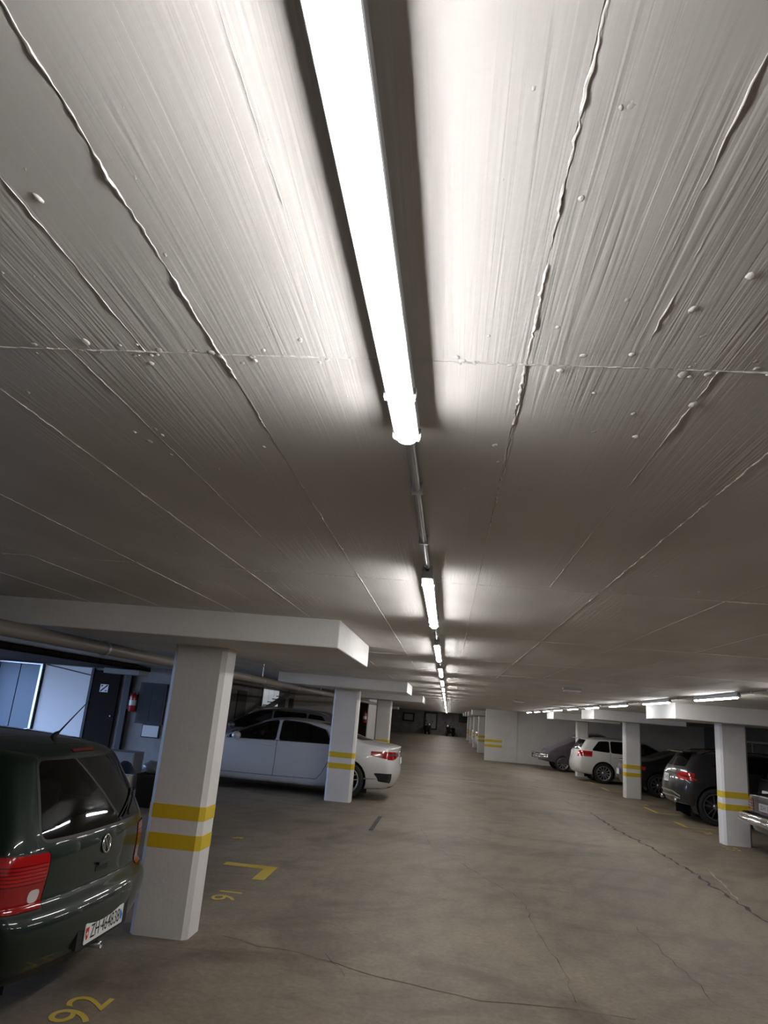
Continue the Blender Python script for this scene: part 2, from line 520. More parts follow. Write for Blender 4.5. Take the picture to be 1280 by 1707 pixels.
NUBS = [(0.14, 0.548, 0.0068), (-0.363, 0.547, 0.0024), (-0.375, 0.515, 0.0019), (-0.394, 0.645, 0.0032), (-0.322, 0.635, 0.0026), (-0.33, 0.648, 0.0018), (-0.368, 0.656, 0.0018), (-0.366, 0.632, 0.0018), (-0.368, 0.642, 0.0013), (0.047, 0.529, 0.0031), (-0.013, 0.554, 0.0029), (0.055, 0.642, 0.0028), (0.027, 0.645, 0.002), (0.186, 0.455, 0.0035), (0.127, 0.516, 0.0016), (0.226, 0.5, 0.0012), (0.29, 0.617, 0.0022), (0.35, 0.809, 0.0071), (0.342, 0.956, 0.0072), (0.305, 0.887, 0.0068), (0.352, 1.078, 0.0103), (0.402, 1.188, 0.0087), (0.483, 1.138, 0.0047), (0.342, 1.343, 0.0084), (0.257, 1.328, 0.0064), (0.31, 1.236, 0.0046), (0.304, 0.897, 0.0044), (-0.655, 1.033, 0.0084), (-0.532, 1.054, 0.0069), (-0.439, 1.056, 0.0081), (-0.738, 1.499, 0.0098), (-0.688, 1.453, 0.0056), (-0.716, 1.267, 0.0042), (-0.362, 0.888, 0.0046), (-0.316, 0.966, 0.0061), (-0.389, 0.988, 0.0051), (-0.393, 1.089, 0.0062), (-0.343, 1.179, 0.0036), (-0.308, 1.176, 0.0036), (-0.224, 1.023, 0.0031), (-0.224, 1.207, 0.0036), (0.011, 1.061, 0.0049), (0.068, 1.422, 0.0063), (0.03, 0.974, 0.0034), (0.005, 0.47, 0.0019), (0.178, 0.551, 0.002), (0.116, 0.615, 0.0019), (0.13, 0.943, 0.0048), (0.134, 0.934, 0.0032), (-0.415, 0.788, 0.0037), (-0.421, 0.836, 0.0033), (-0.637, 0.843, 0.003), (-0.59, 0.837, 0.0029), (-0.571, 0.822, 0.0023), (-0.522, 0.633, 0.0028), (-0.682, 0.837, 0.0036), (-0.005, 0.611, 0.0012), (0.224, 1.156, 0.0044), (-0.459, 1.499, 0.0046), (0.74, 2.641, 0.0115), (0.076, 1.651, 0.0054), (0.082, 1.523, 0.0059), (0.147, 0.558, 0.0028), (0.131, 0.551, 0.0031)]
for (x, y, r) in NUBS:
    nub(x, y, r, None, rng.uniform(1.0, 1.7))
for _ in range(70):
    x = rng.uniform(-1.6, 1.6); y = rng.uniform(0.35, 3.2)
    if abs(x + .11) < .1: continue
    nub(x, y, rng.uniform(0.0025, 0.006), None, rng.uniform(1.0, 2.2))
# blobs along the cross joint
for _ in range(80):
    x = rng.uniform(-0.9, 0.6)
    if abs(x + .11) < .08: continue
    nub(x, Y0 + rng.gauss(0, 0.016), rng.uniform(0.003, 0.008))

# ---- floor: cracks and joints (children of the floor)
def crack(pts, w, m='crack', seed=0, jag=0.02, sub=0.12):
    r = random.Random(seed)
    out = []
    for a, b in zip(pts[:-1], pts[1:]):
        a = Vector((a[0], a[1], 0)); b = Vector((b[0], b[1], 0))
        n = max(2, int((b - a).length / sub))
        d = (b - a).normalized(); s = Vector((-d.y, d.x, 0))
        for k in range(n):
            out.append(a + (b - a) * (k / n) + s * r.gauss(0, jag))
    out.append(Vector((pts[-1][0], pts[-1][1], 0)))
    out = [p + Vector((0, 0, 0.0015)) for p in out]
    MB().ribbon(out, [w * r.uniform(0.3, 1.6) for _ in out]).build('floor_crack', m, floor)
CR = [([(3.108, 16.296), (3.101, 13.811), (3.231, 12.361), (3.257, 10.948), (3.246, 9.359), (3.221, 8.02)], 0.035, 'crack', 0.02), ([(2.869, 18.337), (3.108, 16.296)], 0.015, 'crack', 0.02), ([(-1.251, 21.657), (-0.175, 21.647), (1.033, 21.801), (2.389, 21.733), (3.581, 20.864), (4.435, 19.732)], 0.06, 'crack', 0.02), ([(-1.538, 5.65), (-1.237, 5.528), (-0.929, 5.501), (-0.652, 5.354), (-0.313, 5.201), (-0.001, 5.12), (0.297, 5.043), (0.852, 5.115), (1.233, 5.057)], 0.006, 'crack', 0.012), ([(-0.325, 11.777), (-0.109, 10.307), (0.829, 7.812), (0.86, 6.461), (0.92, 5.785), (0.904, 5.209)], 0.005, 'crack', 0.012), ([(-0.745, 5.545), (-0.562, 5.156)], 0.004, 'crack', 0.01), ([(1.784, 7.273), (1.839, 6.252), (1.859, 5.45)], 0.004, 'crack', 0.015), ([(3.575, 10.717), (3.295, 8.958)], 0.02, 'crackpale', 0.01), ([(-4.657, 13.069), (-3.323, 13.012), (-2.226, 12.879)], 0.02, 'crack', 0.01)]
for k, (pts, w, m, jag) in enumerate(CR):
    crack(pts, w, m, k, jag)

# ---- pillars with chamfered edges, yellow bands and drop panel
def octo(x0, y0, x1, y1, c):
    return [(x0 + c, y0), (x1 - c, y0), (x1, y0 + c), (x1, y1 - c), (x1 - c, y1), (x0 + c, y1), (x0, y1 - c), (x0, y0 + c)]
def pillar(x0, x1, y0, y1, zt, label, px, py, pxo=0.0, bands=((0.575, 0.675), (0.775, 0.872)), group='white pillars with yellow bands'):
    cx, cy = (x0 + x1) / 2, (y0 + y1) / 2
    r = empty('concrete_pillar', (cx, cy, 0))
    def loc(b): return b.xf(Matrix.Translation((-cx, -cy, 0)))
    loc(MB().prism(octo(x0, y0, x1, y1, 0.035), 'z', 0, zt + 0.002)).build('shaft', 'white', r)
    for (a, b) in bands:
        loc(MB().prism(octo(x0 - .0025, y0 - .0025, x1 + .0025, y1 + .0025, 0.036), 'z', a, b)).build('yellow_band', 'yellow', r)
    loc(MB().box((cx - px + pxo, cy - py, zt), (cx + px + pxo, cy + py, H + 0.006), 0.008)).build('drop_panel', 'white', r)
    tag(r, label, 'pillar', group)
    return r
pillar(-2.16, -1.735, 5.44, 5.73, ZL, 'nearest white pillar beside the dark green hatchback', 1.45, .90, -.25)
pillar(-2.20, -1.71, 13.9, 14.2, ZL, 'white pillar in front of the white saloon', 1.2, .90)
pillar(-2.18, -1.72, 22.3, 22.6, ZL, 'white pillar just behind the boot of the white saloon', 1.2, .90)
pillar(-5.25, -4.85, 60.0, 60.3, ZL, 'small distant white pillar close to the back wall', 1.0, .70, bands=((0.58, 0.69), (0.79, 0.90)))
BR = ((0.55, 0.65), (0.752, 0.852))
pillar(4.75, 5.20, 13.36, 13.66, ZR, 'white pillar between the old chrome-bumpered car and the dark grey crossover', 1.2, .90, bands=BR)
pillar(4.88, 5.32, 20.85, 21.15, ZR, 'white pillar in front of the white estate car', 1.2, .90, bands=BR)
pillar(4.86, 5.30, 28.25, 28.55, ZR, 'white pillar beside the car under the dustcover', 1.2, .90, bands=BR)
for k, y in enumerate((41.0, 48.5, 56.0, 63.5)):
    pillar(1.72, 2.15, y, y + .35, ZR, ORD[k] + ' white pillar of the receding row behind the white wall', 0.9, .7, .3, bands=((0.58, 0.69), (0.79, 0.90)))

# ---- lamps
def lamp_meshes(n, low=False):
    L = 1.50; q = 0.58
    hb = MB()                               # housing: shallow tray fixed to the ceiling
    prof = [(-.018, 0), (.018, 0), (.021, -.012), (.023, -.040), (.0245, -.049), (.023, -.051), (-.023, -.051), (-.0245, -.049), (-.023, -.040), (-.021, -.012)]
    hb.prism(prof, 'y', -L / 2, L / 2 + .010)
    db = MB()                               # diffuser: rounded trough, open edge on the tray, domed ends
    secs = []
    ends = ((-L / 2 + .06, .55), (-L / 2 + .075, 1.0), (L / 2 - .035, 1.0), (L / 2 - .012, .92), (L / 2 + .002, .62), (L / 2 + .007, .25))
    for (y, s) in (ends[1:4] if low else ends):
        ring = []
        for k in range(n + 1):
            a = PI * k / n
            ring.append((-.0205 * math.cos(a) * (0.45 + .55 * s), y, -.0505 - .0175 * s * (math.sin(a) ** 0.75)))
        secs.append(ring)
    v = [p for R in secs for p in R]; f = []
    for i in range(len(secs) - 1):
        for k in range(n):
            f.append((i * (n + 1) + k, i * (n + 1) + k + 1, (i + 1) * (n + 1) + k + 1, (i + 1) * (n + 1) + k))
    f.append(tuple(range(n + 1))); f.append(tuple(range(len(v) - n - 1, len(v)))[::-1])
    db.add(v, f, True)
    cb = MB().box((.022, -.007, -.056), (.028, .007, -.036), .0015)
    eb = MB().lathe([(.0001, 0), (.010, 0), (.010, .02), (.007, .024), (.007, .05), (.0001, .05)], (0, -L / 2 - .045, -.016), 'y', 12)
    out = []
    for b, n_, m in ((hb, 'housing', 'housing'), (db, 'diffuser', 'diffuser'), (cb, 'clip', 'clip'), (eb, 'cable_gland', 'black')):
        me = b.mesh(n_); me.materials.append(MT[m]); out.append(me)
    return out
LMS = {True: lamp_meshes(8), False: lamp_meshes(4, True)}
def lamp(x, yc, label, group, detail):
    r = empty('strip_lamp', (x, yc, H))
    LMH, LMD, LMC, LMG = LMS[detail]
    mobj('housing', LMH, None, r); mobj('diffuser', LMD, None, r)
    if detail:
        for yy in (-.60, .56, .735):
            for rz in (0, PI):
                c = mobj('clip', LMC, None, r); c.location = (0, yy, 0); c.rotation_euler = (0, 0, rz)
        mobj('cable_gland', LMG, None, r)
    tag(r, label, 'lamp', group)
    return r
cmesh = {}
sad = MB().box((-.016, -.01, -.011), (.016, .01, .02), .002).mesh('saddle'); sad.materials.append(MT['conduit'])
def conduit(x, y, ln, label, group, detail):
    key = round(ln, 2)
    if key not in cmesh:
        cmesh[key] = MB().tube([(0, 0, 0), (0, ln, 0)], .0095, 8).mesh('conduit_pipe'); cmesh[key].materials.append(MT['conduit'])
    o = mobj('conduit_pipe', cmesh[key], None); o.location = (x, y, H - .0155)
    if detail:
        for t in (.3, .7):
            s_ = mobj('saddle', sad, None, o); s_.location = (0, ln * t, 0)
    tag(o, label, 'conduit', group)
LX, RX, SP = -0.11, 3.34, 2.61
yc = 0.535; k = 0
while yc < 72:
    nx = 3.47 if k == 0 else yc + SP
    lp = lamp(LX, yc, 'glowing strip lamp, ' + ORD[k] + ' of the centre row from the camera', 'centre row of strip lamps', k < 6)
    if k == 0: lp.rotation_euler = (0, 0, -.012); lp.location.x = LX - .008
    if nx < 72: conduit(LX, yc + .77, nx - yc - 1.57, 'thin metal conduit after the ' + ORD[k] + ' lamp of the centre row', 'conduits of the centre row', k < 5)
    yc = nx; k += 1
for k in range(14):
    yc = 9.50 + 2.64 * (k - 4)
    if yc > 33: break
    nm = ORD[k - 4] + ' strip lamp seen in the right-hand row, counted from the right frame edge' if k >= 4 else ORD[4 - k - 1] + ' strip lamp of the right-hand row outside the frame, counted back towards the camera'
    lamp(RX, yc, nm, 'right-hand row of strip lamps', 2 < k < 9)
    conduit(RX, yc + .77, 1.07, 'thin metal conduit of the right-hand lamp row, ' + ORD[k] + ' of its row', 'conduits of the right-hand row', 2 < k < 7)

# ================================================================== CARS
def pl(tab, x):
    return float(np.interp(x, [p[0] for p in tab], [p[1] for p in tab]))

def rpoly(pts, r=0.03, n=3):
    """polygon with rounded corners"""
    out = []
    m = len(pts)
    rr = r if isinstance(r, (list, tuple)) else [r] * m
    for i in range(m):
        p = Vector(pts[i]); a = Vector(pts[i - 1]); b = Vector(pts[(i + 1) % m])
        da = (a - p); db = (b - p)
        q = min(rr[i], da.length * .45, db.length * .45)
        if q < 1e-4:
            out.append(tuple(p)); continue
        s = p + da.normalized() * q; e = p + db.normalized() * q
        for k in range(n + 1):
            t = k / n
            out.append(tuple(s * (1 - t) ** 2 + p * 2 * t * (1 - t) + e * t * t))
    return out

def grow(poly, d):
    c = Vector((0, 0))
    for p in poly: c += Vector(p)
    c /= len(poly)
    n = len(poly)
    area = sum(poly[i][0] * poly[(i + 1) % n][1] - poly[(i + 1) % n][0] * poly[i][1] for i in range(n))
    sg = 1 if area > 0 else -1
    out = []
    for i in range(n):
        a = Vector(poly[i - 1]); p = Vector(poly[i]); b = Vector(poly[(i + 1) % n])
        t = (b - a)
        if t.length < 1e-9: out.append(tuple(p)); continue
        t.normalize()
        out.append(tuple(p + Vector((t.y, -t.x)) * sg * d))
    return out

def inside(poly, x, y):
    r = False
    j = len(poly) - 1
    for i in range(len(poly)):
        xi, yi = poly[i]; xj, yj = poly[j]
        if (yi > y) != (yj > y) and x < (xj - xi) * (y - yi) / (yj - yi) + xi:
            r = not r
        j = i
    return r

VIEWS = {'left': Vector((0, 1, 0)), 'right': Vector((0, -1, 0)), 'rear': Vector((-1, 0, 0)), 'front': Vector((1, 0, 0)), 'top': Vector((0, 0, 1)),
         'rl': Vector((-1, .75, 0)).normalized(), 'rr': Vector((-1, -.75, 0)).normalized()}

class Car:
    """body lofted from a side profile, plan and section tables, then cut into panels, panes and lamps.
    local axes: x from the rear bumper to the nose, y to the car's left, z up"""
    def __init__(s, S):
        s.S = S
        s.cage()
        s.parts = {}
    def width(s, a, z, zb, belt):
        S = s.S
        W = S['W'] * pl(S['plan'], a)
        f = (z - zb) / max(1e-3, belt - zb)
        if f <= 1:
            return W * pl(S.get('sect', [(0, .88), (.08, .94), (.35, .99), (.62, 1), (.9, .985), (1, .96)]), f)
        return max(0.15, W * .96 - S.get('tumble', .36) * (z - belt))
    def cage(s):
        S = s.S
        top = S['top']; n = len(top)
        xa, xb = top[0][0], top[-1][0]
        ts = [-1, -.86, -.5, 0, .5, .86, 1]
        K = len(ts)
        low = S.get('low', [0, .07, .3, .58, .85, 1.0])
        hi = [.10, .5, .88, 1.0]
        J = len(low) + len(hi)
        crown = S.get('crown', .05)
        br, bf = S.get('bow', (.16, .2))
        def pos(i, j, k):
            x0, zt = top[i]; t = ts[k]
            a = (x0 - xa) / (xb - xa)
            zb = pl(S['zbot'], a); belt = pl(S['belt'], a)
            ztt = zt - crown * t * t
            be = min(belt, zt - crown - .035)
            if j < len(low): z = zb + (be - zb) * low[j]
            else: z = be + (ztt - be) * hi[j - len(low)]
            zr = z
            x = (pl(S['rear'], zr) + br * abs(t) ** S.get('bowp', 2.4)) * (1 - a) + (pl(S['nose'], zr) - bf * abs(t) ** 2.2) * a
            y = t * s.width(a, min(z, zt - crown), zb, be)
            return (x, y, z)
        idx = {}; V = []
        def vid(i, j, k):
            if (i, j, k) not in idx:
                idx[(i, j, k)] = len(V); V.append(pos(i, j, k))
            return idx[(i, j, k)]
        Fc = []
        for i in range(n - 1):
            for j in range(J - 1):
                Fc.append((vid(i, j, 0), vid(i + 1, j, 0), vid(i + 1, j + 1, 0), vid(i, j + 1, 0)))
                Fc.append((vid(i, j, K - 1), vid(i, j + 1, K - 1), vid(i + 1, j + 1, K - 1), vid(i + 1, j, K - 1)))
            for k in range(K - 1):
                Fc.append((vid(i, J - 1, k), vid(i + 1, J - 1, k), vid(i + 1, J - 1, k + 1), vid(i, J - 1, k + 1)))
                Fc.append((vid(i, 0, k), vid(i, 0, k + 1), vid(i + 1, 0, k + 1), vid(i + 1, 0, k)))
        for j in range(J - 1):
            for k in range(K - 1):
                Fc.append((vid(0, j, k), vid(0, j + 1, k), vid(0, j + 1, k + 1), vid(0, j, k + 1)))
                Fc.append((vid(n - 1, j, k), vid(n - 1, j, k + 1), vid(n - 1, j + 1, k + 1), vid(n - 1, j + 1, k)))
        me = bpy.data.meshes.new('cage'); me.from_pydata(V, [], Fc)
        o = bpy.data.objects.new('cage', me); C.objects.link(o)
        md = o.modifiers.new('s', 'SUBSURF'); md.levels = S.get('levels', 2); md.render_levels = md.levels
        dg = bpy.context.evaluated_depsgraph_get()
        em = bpy.data.meshes.new_from_object(o.evaluated_get(dg))
        bpy.data.objects.remove(o)
        s.bm = bmesh.new(); s.bm.from_mesh(em)
        bmesh.ops.recalc_face_normals(s.bm, faces=list(s.bm.faces))
        s.bvh = BVHTree.FromBMesh(s.bm)
        s.lay = s.bm.faces.layers.int.new('part')
        s.names = ['body']
    def proj(s, d):
        if abs(d.z) > .5: return Vector((1, 0, 0)), Vector((0, 1, 0))
        return Vector((-d.y, d.x, 0)) if abs(d.y) < .5 or abs(d.x) > .5 else Vector((1, 0, 0)), Vector((0, 0, 1))
    def cut(s, view, poly, name, lim=.15, xr=None, over=('body',)):
        """cut a region out of the body along a polygon drawn in a view; side views use (x, z), the rear view (y, z)"""
        d = VIEWS[view]
        if view in ('left', 'right'): A, B = Vector((1, 0, 0)), Vector((0, 0, 1))
        elif view in ('rear', 'front', 'rl', 'rr'): A, B = Vector((0, 1, 0)), Vector((0, 0, 1))
        else: A, B = Vector((1, 0, 0)), Vector((0, 1, 0))
        x0 = min(p[0] for p in poly) - .06; x1 = max(p[0] for p in poly) + .06
        y0 = min(p[1] for p in poly) - .06; y1 = max(p[1] for p in poly) + .06
        s.bm.normal_update()
        def ok(f):
            if f.normal.dot(d) < lim: return False
            c = f.calc_center_median()
            if xr and not (xr[0] <= c.x <= xr[1]): return False
            if view == 'rl' and c.y < 0 or view == 'rr' and c.y > 0: return False
            u, v = c.dot(A), c.dot(B)
            return x0 - .06 < u < x1 + .06 and y0 - .06 < v < y1 + .06
        n = len(poly)
        cand = {f for f in s.bm.faces if ok(f)}
        for i in range(n):
            p, q = poly[i], poly[(i + 1) % n]
            t = Vector((q[0] - p[0], q[1] - p[1]))
            if t.length < 1e-5: continue
            no = A * t.y - B * t.x
            co = A * p[0] + B * p[1]
            e0, e1 = min(p[0], q[0]) - .02, max(p[0], q[0]) + .02
            g0, g1 = min(p[1], q[1]) - .02, max(p[1], q[1]) + .02
            fs = []
            for f in cand:
                us = [vv.co.dot(A) for vv in f.verts]; ws = [vv.co.dot(B) for vv in f.verts]
                if max(us) < e0 or min(us) > e1 or max(ws) < g0 or min(ws) > g1: continue
                fs.append(f)
            if not fs: continue
            ed = {e for f in fs for e in f.edges}; vt = {v for f in fs for v in f.verts}
            r = bmesh.ops.bisect_plane(s.bm, geom=fs + list(ed) + list(vt), dist=1e-5, plane_co=co, plane_no=no)
            cand |= {g for g in r['geom'] if isinstance(g, bmesh.types.BMFace)}
            cand |= {g for e in r['geom_cut'] if isinstance(e, bmesh.types.BMEdge) for g in e.link_faces}
            cand = {f for f in cand if f.is_valid}
        if name not in s.names: s.names.append(name)
        k = s.names.index(name)
        okn = [s.names.index(o) for o in over if o in s.names]
        s.bm.normal_update()
        for f in cand:
            if f[s.lay] in okn and ok(f):
                c = f.calc_center_median()
                if inside(poly, c.dot(A), c.dot(B)): f[s.lay] = k
    def mark(s, name, fn, over=('body',)):
        if name not in s.names: s.names.append(name)
        k = s.names.index(name)
        okn = [s.names.index(o) for o in over if o in s.names]
        for f in s.bm.faces:
            if f[s.lay] in okn and fn(f.calc_center_median(), f.normal): f[s.lay] = k
    def plane(s, co, no):
        g = list(s.bm.faces) + list(s.bm.edges) + list(s.bm.verts)
        bmesh.ops.bisect_plane(s.bm, geom=g, dist=1e-5, plane_co=Vector(co), plane_no=Vector(no))
    def finish(s, spec, root):
        """spec: part name -> (object name, material, parent part or None, push along the normal)"""
        s.bm.normal_update()
        nrm = {v: v.normal.copy() for v in s.bm.verts}
        objs = {}
        for k, nm in enumerate(s.names):
            if nm not in spec: continue                     # 'hole' regions are left open
            on, m, par, push = spec[nm]
            fs = [f for f in s.bm.faces if f[s.lay] == k]
            if not fs: continue
            # split islands so that left and right panes become objects of their own
            left = set(fs); islands = []
            while left:
                st = [left.pop()]; isl = list(st)
                while st:
                    f = st.pop()
                    for e in f.edges:
                        for g in e.link_faces:
                            if g in left:
                                left.remove(g); st.append(g); isl.append(g)
                islands.append(isl)
            islands = [i for i in islands if sum(f.calc_area() for f in i) > 2e-5] if nm != 'body' else [fs]
            for isl in islands:
                vm = {}; V = []; NN = []; F = []
                for f in isl:
                    q = []
                    for v in f.verts:
                        if v not in vm:
                            vm[v] = len(V); V.append(v.co + nrm[v] * push); NN.append(nrm[v])
                        q.append(vm[v])
                    F.append(q)
                me = bpy.data.meshes.new(on); me.from_pydata(V, [], F)
                me.polygons.foreach_set('use_smooth', [True] * len(F))
                me.update()
                me.normals_split_custom_set_from_vertices([tuple(v) for v in NN])
                pr = root
                if par and par in objs:
                    c = sum((Vector(v) for v in V), Vector()) / len(V)
                    pr = min(objs[par], key=lambda o: (sum((v.co for v in o.data.vertices), Vector()) / len(o.data.vertices) - c).length)
                o = mobj(on, me, m, pr)
                objs.setdefault(nm, []).append(o)
        s.objs = objs
        return objs
    def hit(s, view, u, v):
        d = VIEWS[view]
        if view in ('left', 'right'): o = Vector((u, 0, v)) + d * 3
        elif view in ('rear', 'front', 'rl', 'rr'): o = Vector((2, u, v)) + Vector((d.x, 0, 0)).normalized() * 6
        else: o = Vector((u, v, 3))
        dr = -d if view not in ('rl', 'rr') else Vector((1, 0, 0))
        p, nn, _, _ = s.bvh.ray_cast(o, dr)
        if p is None: return None, d
        if nn.dot(d) < 0: nn = -nn
        return p, nn
    def strip(s, view, pts, w, m, name, root, off=.0015, step=.04):
        """thin strip laid on the body surface along a polyline drawn in a view"""
        P = []
        for a, b in zip(pts[:-1], pts[1:]):
            L = math.hypot(b[0] - a[0], b[1] - a[1]); n = max(1, int(L / step))
            for k in range(n): P.append((a[0] + (b[0] - a[0]) * k / n, a[1] + (b[1] - a[1]) * k / n))
        P.append(pts[-1])
        V = []; F = []
        H_ = [h for h in (s.hit(view, *p) for p in P) if h[0] is not None]
        for i, (p, nn) in enumerate(H_):
            d = H_[min(i + 1, len(H_) - 1)][0] - H_[max(i - 1, 0)][0]
            a = d.cross(nn)
            a = a.normalized() if a.length > 1e-9 else Vector((0, 0, 1))
            V += [p + nn * off + a * w / 2, p + nn * off - a * w / 2]
        for i in range(len(H_) - 1): F.append((2 * i, 2 * i + 2, 2 * i + 3, 2 * i + 1))
        return MB().add(V, F, True).build(name, m, root)

WM = {}
def wheel(root, x, y, r, w, side, rim='alloy', spokes=10, style='multi'):
    """tyre with a rim as its child; side = +1 left, -1 right"""
    key = (round(r, 3), round(w, 3), rim, spokes, style)
    if key not in WM:
        ri = r * .70
        t = MB().lathe([(ri, -w / 2 + .02), (r - .03, -w / 2), (r - .008, -w / 2 + .025), (r, -w / 2 + .06), (r, w / 2 - .06), (r - .008, w / 2 - .025), (r - .03, w / 2), (ri, w / 2 - .02), (ri - .012, w / 2 - .03), (ri - .012, -w / 2 + .02), (ri, -w / 2 + .02)], (0, 0, 0), 'y', 40)
        q = MB().lathe([(ri + .006, w / 2 - .012), (ri - .01, w / 2 - .008), (ri - .022, w / 2 - .03), (ri - .03, 0)], (0, 0, 0), 'y', 40)
        q.lathe([(.0005, w / 2 - .018), (.035, w / 2 - .02), (.06, w / 2 - .03), (.065, w / 2 - .06)], (0, 0, 0), 'y', 20)
        for k in range(spokes):
            a = 2 * PI * k / spokes
            hw = .13 * ri if style == 'multi' else .17 * ri
            def pt(rad, off, yy): return (math.sin(a) * rad + math.cos(a) * off, yy, math.cos(a) * rad - math.sin(a) * off)
            r0, r1 = .05, ri - .015
            y0, y1 = w / 2 - .03, w / 2 - .018
            if style == 'twin':
                for so in (-1, 1):
                    v = [pt(r0, so * .014, y0), pt(r0, so * .03, y0), pt(r1, so * .062, y1), pt(r1, so * .040, y1), pt(r0, so * .014, y0 - .03), pt(r0, so * .03, y0 - .03), pt(r1, so * .062, y1 - .03), pt(r1, so * .040, y1 - .03)]
                    q.add(v, [(0, 1, 2, 3), (4, 7, 6, 5), (0, 4, 5, 1), (1, 5, 6, 2), (2, 6, 7, 3), (3, 7, 4, 0)])
            else:
                v = [pt(r0, -hw * .5, y0), pt(r0, hw * .5, y0), pt(r1, hw * .75, y1), pt(r1, -hw * .75, y1), pt(r0, -hw * .5, y0 - .03), pt(r0, hw * .5, y0 - .03), pt(r1, hw * .75, y1 - .03), pt(r1, -hw * .75, y1 - .03)]
                q.add(v, [(0, 1, 2, 3), (4, 7, 6, 5), (0, 4, 5, 1), (1, 5, 6, 2), (2, 6, 7, 3), (3, 7, 4, 0)])
        disc = MB().lathe([(.0005, -.02), (ri - .035, -.02), (ri - .035, -.035), (.0005, -.035)], (0, 0, 0), 'y', 24)
        a = t.mesh('wheel'); a.materials.append(MT['rubber'])
        b = q.mesh('rim'); b.materials.append(MT[rim])
        c = disc.mesh('brake_disc'); c.materials.append(MT['black'])
        WM[key] = (a, b, c)
    a, b, c = WM[key]
    o = mobj('wheel', a, None, root); o.location = (x, y, r); o.rotation_euler = (0, 0, 0 if side > 0 else PI)
    mobj('rim', b, None, o); mobj('brake_disc', c, None, o)
    return o

def arches(car, root, xs, zc, r, spec):
    """round wheel openings with dark liners; the hole faces are dropped"""
    for x in xs:
        poly = [(x + r * math.cos(a), zc + r * math.sin(a)) for a in np.linspace(-.55, PI + .55, 18)]
        for v in ('left', 'right'):
            car.cut(v, poly, 'hole', lim=.02, over=('body', 'sill', 'cladding', 'rear_bumper', 'lower_bumper', 'front_bumper'))
def liners(root, xs, zc, r, W):
    for x in xs:
        for sg in (-1, 1):
            b = MB()
            n = 14; v = []; f = []
            for k in range(n + 1):
                a = -.45 + (PI + .9) * k / n
                for yy in (W * .985, W * .55):
                    v.append((x + (r + .004) * math.cos(a), sg * yy, zc + (r + .004) * math.sin(a)))
            for k in range(n): f.append((2 * k, 2 * k + 2, 2 * k + 3, 2 * k + 1))
            b.add(v, f, True)
            b.add([(x - r, sg * W * .55, .1), (x + r, sg * W * .55, .1), (x + r, sg * W * .55, zc + r), (x - r, sg * W * .55, zc + r)], [(0, 1, 2, 3)])
            b.build('wheel_arch_liner', 'black', root)

def quad_panel(name, c, n, w, h, m, parent, depth=.006, up=(0, 0, 1), r=0):
    """small plate standing on a surface: centre c, outward normal n"""
    n = Vector(n).normalized(); up = Vector(up); right = up.cross(n).normalized(); up = n.cross(right).normalized()
    M = Matrix((right, up, n)).transposed().to_4x4(); M.translation = Vector(c)
    b = MB().prism(rpoly([(-w / 2, -h / 2), (w / 2, -h / 2), (w / 2, h / 2), (-w / 2, h / 2)], r or .008, 3), 'z', 0, depth).xf(M)
    return b.build(name, m, parent), M

def mirror_part(root, x, y, z, side, m, sc=1.0):
    b = MB()
    bm = bmesh.new(); bmesh.ops.create_uvsphere(bm, u_segments=14, v_segments=9, radius=1)
    v = [((p.co.x * .075 * (1.25 if p.co.x < 0 else 1)) * sc + x, (p.co.y * .115) * sc + y + side * .10, p.co.z * .075 * sc + z) for p in bm.verts]
    bm.verts.index_update()
    b.add(v, [tuple(q.index for q in f.verts) for f in bm.faces], True); bm.free()
    b.box((x - .02, min(y, y + side * .08) - .02, z - .085 * sc), (x + .05, max(y, y + side * .08), z - .04 * sc), .006)
    return b.build('door_mirror', m, root)

def seats(root, x, zs, W, m='seat'):
    for sg in (-1, 1):
        b = MB().box((x - .09, sg * .33 - .24, zs - .35), (x + .09, sg * .33 + .24, zs), .05)
        b.box((x - .06, sg * .33 - .13, zs + .02), (x + .05, sg * .33 + .13, zs + .20), .05)
        b.build('seat', m, root)

